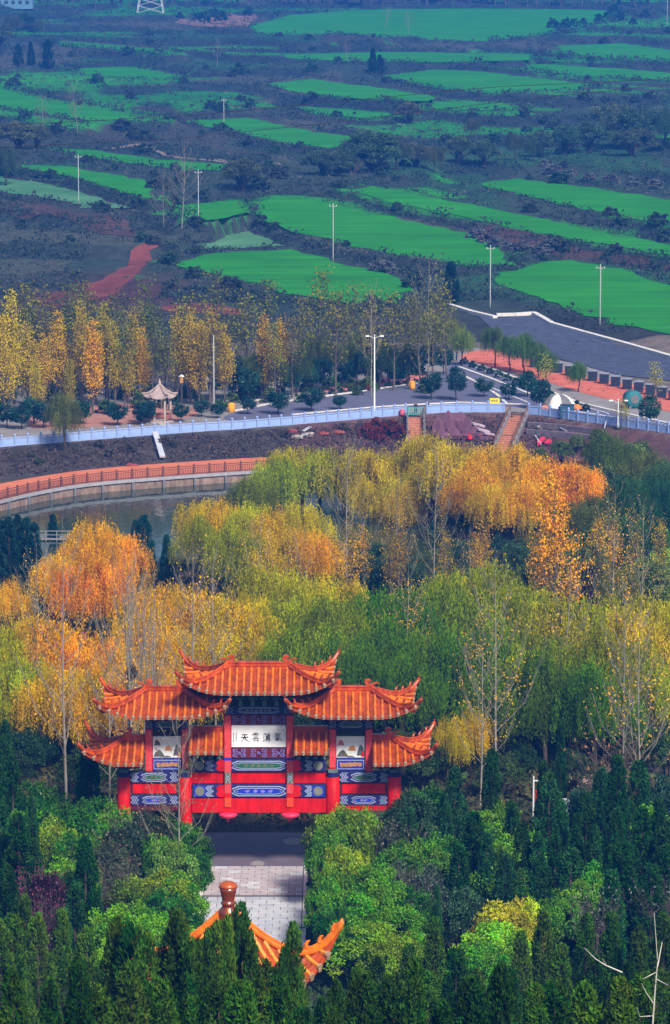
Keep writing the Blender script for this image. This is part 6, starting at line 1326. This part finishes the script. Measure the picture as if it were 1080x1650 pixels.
for i in range(62):
    px = -5 + i * 17.8 + rr.uniform(-6, 6); py = rr.uniform(4, 14) if px > 100 else 6; P = hp(px, py); plant('pop_thin', P, rr.uniform(11, 16), mixc((.07, .08, .05), (.13, .11, .07), rr.random()), 'belt', 'poplar_tree', 1.5)
T('belt_low', '{o} dark low crown of the distant belt along the top edge{from}', 'tree', 'dark crowns of the distant belt')
for i in range(46):
    px = 60 + i * 23 + rr.uniform(-9, 9); P = hp(px, rr.uniform(1, 9)); plant('shrub', P, rr.uniform(7, 12), mixc((.014, .045, .040), (.04, .06, .04), rr.random()), 'belt_low', 'broadleaf_tree', .75)
T('belt_bush', '{o} dark bush by the top field and orange clearing{from}', 'bush', 'dark bushes by the top field')
for (px, py) in [(318, 33), (330, 36), (345, 28), (356, 34), (400, 26), (890, 45), (900, 48), (912, 46), (925, 44), (940, 40), (965, 36), (980, 30), (1000, 34), (1020, 40), (290, 30), (990, 22), (1040, 28)]: plant('bush', hp(px, py), rr.uniform(3, 5), (.02, .06, .04), 'belt_bush', 'bush', .9)

# --- hillside below the camera: shrubs, then cypresses
T('fg_shrub', '{o} leafy green shrub of the slope below the gate{from}', 'shrub', 'leafy shrubs of the slope')
BR = (.085, .26, .007); BD = (.030, .12, .010); BY = (.34, .34, .008)
for (px, top, D, w, c) in [(548, 1284, 241, .9, mixc(BR, BY, .2)), (532, 1308, 239, .6, BR), (578, 1292, 243, .7, mixc(BR, BY, .35)), (562, 1352, 233, .75, mixc(BR, BY, .45)), (538, 1378, 230, .6, BR), (598, 1385, 229, .9, BR), (575, 1425, 225, .9, BR), (615, 1420, 226, 1.0, BR), (540, 1445, 222, .6, BD), (640, 1450, 222, .9, BR), (575, 1470, 217, .8, BR), (610, 1480, 216, 1.0, mixc(BR, BY, .25)), (525, 1405, 228, .5, BR),
      (290, 1310, 244, .8, mixc(BD, BR, .3)), (278, 1345, 238, .7, mixc(BR, (.2, .3, .1), .3)), (262, 1332, 240, .7, BR), (302, 1352, 239, .65, BD), (284, 1395, 232, .75, BR), (255, 1395, 231, 1.0, mixc(BR, BY, .4)), (225, 1400, 230, .8, mixc(BD, BY, .25)), (275, 1430, 226, .9, BD), (286, 1440, 226, .65, BR), (225, 1445, 223, .9, BR), (190, 1455, 222, .9, mixc(BR, LIME, .3)), (255, 1470, 219, .9, mixc(BR, LIME, .5)), (286, 1480, 218, .65, BR), (195, 1500, 214, .7, LIME),
      (150, 1270, 247, .9, BD), (175, 1285, 246, .8, BR), (110, 1285, 244, .9, BD), (80, 1275, 244, .9, BD), (85, 1310, 241, .8, mixc(BR, BY, .3)), (125, 1330, 238, .9, mixc(BD, BR, .4)), (60, 1250, 250, .9, BD), (40, 1290, 243, .8, BR), (195, 1320, 240, .8, (.03, .07, .03)), (235, 1300, 243, .8, (.04, .06, .03)), (165, 1345, 236, .8, (.05, .08, .04)), (110, 1370, 232, .9, mixc(BR, BY, .2)), (90, 1400, 229, .8, BD),
      (665, 1265, 248, .9, (.03, .08, .03)), (690, 1250, 250, .9, BD), (635, 1310, 243, .8, (.04, .08, .03)), (660, 1340, 239, .9, mixc(BR, BD, .4)), (690, 1350, 238, .9, BR), (650, 1385, 233, .9, (.05, .09, .04)), (720, 1330, 240, .8, mixc(BD, BR, .5)), (700, 1390, 232, .8, (.05, .08, .05)), (835, 1320, 241, .8, mixc(BR, LIME, .5)), (815, 1350, 236, .9, BR), (800, 1285, 246, .8, BR), (790, 1300, 246, .7, mixc(BR, LIME, .3)), (815, 1440, 222, .9, mixc(LIME, (.5, .45, .01), .6)), (845, 1442, 223, .6, (.50, .48, .01)), (795, 1475, 217, .9, LIME), (780, 1510, 212, .8, BR), (960, 1385, 231, .9, mixc(BR, BD, .3)), (940, 1410, 228, .8, BR), (1000, 1260, 250, .8, BD), (1040, 1285, 246, .8, mixc(BR, LIME, .6)), (1070, 1240, 252, .9, (.03, .09, .05)), (955, 1250, 252, .9, (.02, .07, .04)), (640, 1500, 213, .7, mixc(BR, BY, .3)), (670, 1420, 226, .7, BD), (850, 1385, 232, .8, BD), (900, 1420, 226, .8, BR), (740, 1420, 226, .7, (.04, .09, .04))]:
    P = at(px, top, D); z = float(gz(P[0], P[1])); h = max(1.5, float(P[2] - z)); plant('shrub', (P[0], P[1], z), h, c, 'fg_shrub', 'shrub', w * min(1.5, 5.2 / h))
T('fg_bare', '{o} leafless grey twiggy shrub on the slope{from}', 'shrub', 'leafless shrubs on the slope')
for (px, top, D, c) in [(175, 1385, 231, (.10, .08, .07)), (60, 1400, 228, (.16, .03, .08)), (72, 1440, 222, (.14, .03, .08)), (50, 1500, 214, (.10, .05, .10)), (210, 1310, 243, (.10, .09, .08)), (250, 1320, 243, (.10, .09, .08)), (640, 1330, 242, (.12, .11, .12)), (665, 1400, 231, (.12, .11, .12)), (690, 1430, 226, (.12, .11, .12)), (960, 1440, 222, (.12, .12, .12)), (1060, 1420, 226, (.08, .09, .10)), (185, 1350, 238, (.20, .12, .08)), (980, 1190, 257, (.2, .12, .06))]:
    P = at(px, top, D); z = float(gz(P[0], P[1])); plant('bare', (P[0], P[1], z), max(1.8, float(P[2] - z)), c, 'fg_bare', 'shrub', .75)
T('fg_red', 'dark crimson leaved small tree among the cypresses on the slope', 'tree', None)
P = at(75, 1395, 226); z = float(gz(P[0], P[1])); plant('shrub', (P[0], P[1], z), float(P[2] - z), (.050, .014, .032), 'fg_red', 'broadleaf_tree', .5)
T('fg_sap', 'slender leafless sapling with arching twigs in front of the gate', 'tree', None)
P = at(292, 1150, 241); z = float(gz(P[0], P[1])); plant('pop_bare', (P[0], P[1], z), float(P[2] - z), (.3, .2, .05), 'fg_sap', 'sapling', 1.2, variant=0)
T('cy_mid', '{o} cypress of the middle slope behind the front rows{from}', 'cypress', 'cypresses of the middle slope')
for (px, top, D, w) in [(8, 1160, 258, 1.1), (143, 1195, 253, 1.1), (20, 1215, 248, 1.0), (52, 1285, 240, .7), (0, 1290, 236, 1.2), (30, 1310, 234, 1.2), (137, 1345, 228, .9), (10, 1390, 222, 1.1), (55, 1350, 230, 1.0), (120, 1420, 219, 1.0), (733, 1235, 248, 1.1), (765, 1308, 237, 1.25), (793, 1205, 252, .9), (876, 1225, 249, 1.0), (885, 1245, 245, 1.2), (842, 1325, 233, 1.0), (868, 1340, 232, 1.0), (905, 1290, 240, 1.1), (995, 1215, 247, 1.3), (995, 1300, 236, 1.0), (1035, 1300, 236, 1.2), (1062, 1285, 240, 1.1), (1080, 1320, 234, 1.2), (1005, 1355, 230, 1.2), (930, 1310, 238, .9), (1015, 1290, 242, .9), (960, 1330, 236, .9), (905, 1160, 259, .7), (705, 1425, 222, .5), (880, 1395, 226, 1.0), (720, 1290, 241, .8), (1050, 1390, 226, 1.0), (740, 1360, 231, 1.0), (785, 1340, 235, .9), (825, 1290, 241, .9), (815, 1375, 229, .9), (920, 1365, 230, 1.1), (945, 1275, 243, 1.0), (970, 1235, 247, .9), (1070, 1360, 230, 1.1), (985, 1400, 224, 1.0), (895, 1345, 233, 1.0), (660, 1300, 243, .7), (1030, 1225, 248, 1.0)]:
    P = at(px, top, D); z = float(gz(P[0], P[1])); h = max(3.0, float(P[2] - z)); plant('cypress', (P[0], P[1], z), h, mixc(G_CY, (.020, .085, .022), rr.random()), 'cy_mid', 'cypress_tree', w * min(1.3, 6.5 / h) * rr.uniform(1.1, 1.45))
T('cy_back', '{o} cypress in the rear one of the front rows{from}', 'cypress', 'cypresses of the rear front row')
T('cy_front', '{o} cypress in the nearest row along the bottom edge{from}', 'cypress', 'cypresses of the nearest row')
for (px, top, D, w) in [(100, 1462, 196, 1.0), (60, 1470, 195, 1.0), (20, 1470, 192, 1.1), (140, 1490, 188, 1.0), (198, 1492, 184, 1.0), (232, 1500, 182, 1.0), (284, 1462, 178, 1.15), (318, 1530, 176, 1.0), (188, 1476, 146, 1.2), (210, 1482, 145, 1.1), (232, 1500, 144, 1.1), (262, 1522, 146, 1.0), (286, 1466, 145, 1.25), (306, 1505, 144, 1.0), (322, 1512, 144, 1.0), (338, 1494, 144, 1.0), (353, 1482, 144, 1.0), (366, 1474, 144, .8), (386, 1452, 145, .95), (405, 1502, 144, .9), (427, 1545, 142, .9), (449, 1548, 142, .9), (472, 1486, 145, 1.0), (460, 1525, 143, .9), (478, 1560, 141, .8), (541, 1578, 141, .8), (520, 1606, 140, .7), (300, 1570, 140, 1.1), (400, 1575, 140, 1.1), (240, 1580, 140, 1.1), (345, 1585, 139, 1.1), (440, 1590, 139, 1.0), (700, 1478, 190, 1.1), (735, 1525, 186, 1.1), (660, 1520, 188, 1.1), (610, 1540, 184, 1.1), (575, 1560, 150, 1.0), (875, 1465, 192, 1.1), (840, 1500, 190, 1.1), (905, 1520, 188, 1.1), (945, 1470, 196, 1.0), (985, 1468, 192, 1.1), (1030, 1490, 190, 1.2), (1070, 1470, 192, 1.2), (770, 1560, 180, 1.1), (40, 1440, 205, 1.1), (0, 1480, 190, 1.2), (170, 1540, 180, 1.1), (260, 1548, 168, 1.0), (640, 1570, 170, 1.1), (820, 1555, 178, 1.1), (690, 1560, 172, 1.1), (960, 1540, 180, 1.1), (1010, 1550, 178, 1.1), (1060, 1560, 176, 1.1)]:
    P = at(px, top, D); z = float(gz(P[0], P[1])); h = max(3.5, float(P[2] - z)); plant('cypress', (P[0], P[1], z), h, mixc(G_CY, G_CY2, rr.random()), 'cy_back', 'cypress_tree', w * min(1.5, 7.0 / h))
for i in range(25):
    px = -15 + i * 46 + rr.uniform(-12, 12); row = i % 3; top = 1580 + rr.uniform(-38, 26) + (12 if row == 1 else 0)
    if 478 < px < 565: top = max(top, 1622)
    if 320 < px < 420: top = max(top, 1575)
    D = 126 + row * 5 + rr.uniform(-2, 2); P = at(px, top, D); z = float(gz(P[0], P[1])); h = max(3.5, float(P[2] - z)); plant('cypress', (P[0], P[1], z), h, mixc(G_CY, G_CY2, rr.random() ** 1.6), 'cy_front', 'cypress_tree', rr.uniform(.95, 1.35) * min(1.4, 7.0 / h))
# dead sapling in the corner
def dead(px_pts, D, label, r0=.035, ground_=True):
    pts = [[at(x, y, D) for x, y in br] for br in px_pts]; base_ = pts[0][0].copy(); base_[2] = gz(base_[0], base_[1]); mb = MB()
    for i, br in enumerate(pts):
        br = ([base_] + br) if i == 0 and ground_ else br; br = [p + np.array((0, .25 * math.sin(3.1 * k + i), 0)) for k, p in enumerate(br)]; n = len(br); mb.tube(br, [r0 * (1 - .75 * k / max(1, n - 1)) * (1 if i == 0 else .6) for k in range(n)], 5)
    o = mb.build('dead_sapling', pm('bleached_wood', (.52, .50, .46), .8, scale=4)); tag(o, label, 'dead tree')
dead([[(1052, 1650), (1056, 1590), (1060, 1550), (1054, 1470)], [(1057, 1570), (1035, 1575)], [(1054, 1640), (1030, 1635), (1028, 1626)], [(1055, 1620), (1042, 1600), (1034, 1585)], [(1059, 1555), (1068, 1520), (1073, 1505)], [(1058, 1575), (1080, 1592)]], 118, 'bleached dead sapling in the bottom corner before the cypresses')
dead([[(1003, 1567), (975, 1555), (960, 1545), (942, 1528)], [(977, 1556), (970, 1542)]], 119, 'broken bleached branch caught between the bottom cypresses', .03, False)
finish_rows()

# ================================================================== STUFF: scrub, undergrowth
TUFT = attr_mat('tuft_leaf', noise=.2, scale=3)
def tufts(name, X, Y, size, ncl, cols, seed, zf=gz, flat=.6, label=None):
    rs = np.random.RandomState(seed); n = len(X); Z = zf(X, Y); i = np.repeat(np.arange(n), ncl); s = size[i]
    C = np.stack([X[i], Y[i], Z[i]], 1) + rs.normal(0, 1, (len(i), 3)) * s[:, None] * np.array((.55, .55, 0)); C[:, 2] += s * flat * rs.uniform(0, 1, len(i)) ** .7
    U = rs.normal(0, 1, (len(i), 3)) + np.array((0, 0, .6)); L = s * rs.uniform(.35, .75, len(i)); V, F = leaf_cloud(C, U, rv(rs, len(i)), L, L * rs.uniform(.3, .6, len(i)))
    t = rs.uniform(0, 1, n); A, B = np.array(cols[0]), np.array(cols[1]); colr = (A[None] * (1 - t)[:, None] + B[None] * t[:, None])[i] * rs.uniform(.6, 1.4, (len(i), 1))
    o = link(bpy.data.objects.new(name, np_mesh(name, V, F, TUFT, colr.repeat(4, 0), 'col'))); tag(o, label, kind='stuff'); return o
rs = np.random.RandomState(8)
N = 170000; Y = 586 + (1850 - 586) * rs.uniform(0, 1, N) ** 1.5; X = rs.uniform(-1, 1, N) * (Y * .098 + 6); Z = gz(X, Y)
keep = ~infield(X, Y); pxs = project(np.stack([X, Y, Z], 1)); keep &= ~((pxs[0] > 735) & (pxs[1] > 485)) & ~((pxs[0] > 140) & (pxs[0] < 262) & (pxs[1] > 392) & (pxs[1] < 480))
sl_ = (gz(X, Y + 1.2) - gz(X, Y - 1.2)) / 2.4; ris_ = sl_ > .08; keep &= np.where(ris_, rs.uniform(0, 1, N) < .75, rs.uniform(0, 1, N) < .10)
X, Y, ris_ = X[keep], Y[keep], ris_[keep]; pale = rs.uniform(0, 1, len(X)) < np.where(ris_, .10, .45)
tufts('dry_grass', X[pale], Y[pale], (.35 + .4 * rs.uniform(0, 1, pale.sum())) * (1 + Y[pale] / 2500), 7, ((.095, .098, .070), (.050, .060, .045)), 9, label='pale dry grass tufts on the terraces and their banks')  # red held back in the colour so the far haze reads bluer
X, Y = X[~pale], Y[~pale]; print('scrub tufts', len(X), pale.sum())
tufts('bank_scrub', X, Y, (.45 + .75 * rs.uniform(0, 1, len(X)) ** 2) * (1 + Y / 2500), 7, ((.026, .036, .036), (.022, .052, .030)), 1, label='dark scrub covering the banks between the terraced fields')  # scrub colour carries part of the distant blue haze
HX = []; HY = []
for poly, c, sl, kind in FW:
    P = np.array(poly); n_ = len(P); area = sum(P[i][0] * P[(i + 1) % n_][1] - P[(i + 1) % n_][0] * P[i][1] for i in range(n_))
    for i in range(n_):
        a, b = P[i], P[(i + 1) % n_]; t = b - a; L = np.hypot(*t); nn = np.array((t[1], -t[0])) / (L + 1e-6) * (1 if area > 0 else -1)
        k = int(L * (2.2 if nn[1] < 0 else .7) * (.4 + .6 * rs.uniform())); s = rs.uniform(0, 1, k); off = rs.uniform(.6, 4.5 + c[1] * .002, k)
        HX.append(a[0] + t[0] * s + nn[0] * off); HY.append(a[1] + t[1] * s + nn[1] * off)
HX = np.concatenate(HX); HY = np.concatenate(HY); k = ~infield(HX, HY) & (HY > 580) & (np.sin(HX * .13 + HY * .07) + rs.normal(0, .6, len(HX)) > -.5) & (np.abs(HX) < HY * .1 + 8); HX, HY = HX[k], HY[k]; print('hedge tufts', len(HX))
tufts('bank_hedge', HX, HY, (.55 + .9 * rs.uniform(0, 1, len(HX)) ** 2) * (1 + HY / 2500), 8, ((.018, .030, .030), (.034, .046, .034)), 12, flat=.9, label='dark hedgerow scrub lining the edges of the wheat fields')
N = 9000; Y = rs.uniform(262, 446, N); X = rs.uniform(-1, 1, N) * (Y * .1 + 8); keep = ~inpoly(X, Y, pond_poly) & (Y < np.interp(X, bx_, by_) - 12) & ~((Y > 420) & (X < -6)); X, Y = X[keep], Y[keep]
tufts('undergrowth', X, Y, .6 + .8 * rs.uniform(0, 1, len(X)), 9, ((.028, .060, .022), (.10, .075, .020)), 2, label='mixed undergrowth and fallen leaves under the willows')
N = 9000; Y = rs.uniform(95, 250.5, N); X = rs.uniform(-1, 1, N) * (Y * .11 + 6); keep = ~((X > PX0 - .6) & (X < PX1 + .6) & (Y > 222)); X, Y = X[keep], Y[keep]
tufts('slope_undergrowth', X, Y, .4 + .6 * rs.uniform(0, 1, len(X)), 9, ((.016, .045, .014), (.035, .075, .020)), 3, label='dark low undergrowth covering the slope between the cypresses')
N = 3200; X = rs.uniform(-60, 30, N); Y = np.interp(X, bx_, by_) - rs.uniform(1.5, 10.5, N); k_ = np.abs(X - (ca[0] + (cb[0] - ca[0]) * np.clip((Y - ca[1]) / (cb[1] - ca[1]), 0, 1))) > .8; X, Y = X[k_], Y[k_]; N = len(X); tufts('bank_weeds', X, Y, .3 + .5 * rs.uniform(0, 1, N), 8, ((.05, .045, .05), (.085, .055, .045)), 4, label='dry weeds on the dark bank below the balustrade')
N = 2600; X = rs.uniform(PX0 - 2, PX1 + 2, N); Y = rs.uniform(261.4, 275, N); tufts('leaf_litter', X, Y, .12 + .15 * rs.uniform(0, 1, N), 5, ((.16, .06, .03), (.07, .04, .03)), 5, flat=.25, label='brown fallen leaves on the ground beyond the gate')
N = 900; X = rs.uniform(-70, 70, N); Y = rs.uniform(500, 575, N); tufts('grove_litter', X, Y, .25 + .3 * rs.uniform(0, 1, N), 6, ((.10, .09, .05), (.05, .07, .035)), 6, label='weeds and litter under the grove')

# ================================================================== HAZE
hv = bpy.data.materials.new('haze_air'); hv.use_nodes = True; nt = hv.node_tree; nt.nodes.remove(nt.nodes['Principled BSDF'])
pv = nd(nt, 'ShaderNodeVolumePrincipled'); pv.inputs['Color'].default_value = (*HAZE_COLOR, 1); pv.inputs['Density'].default_value = HAZE_DENSITY; pv.inputs['Anisotropy'].default_value = 0.0
nt.links.new(pv.outputs[0], nt.nodes['Material Output'].inputs['Volume'])
hz = MB().box(-1600, 1600, -400, 3700, -4.6, 112).build('haze', hv); tag(hz, kind='stuff')
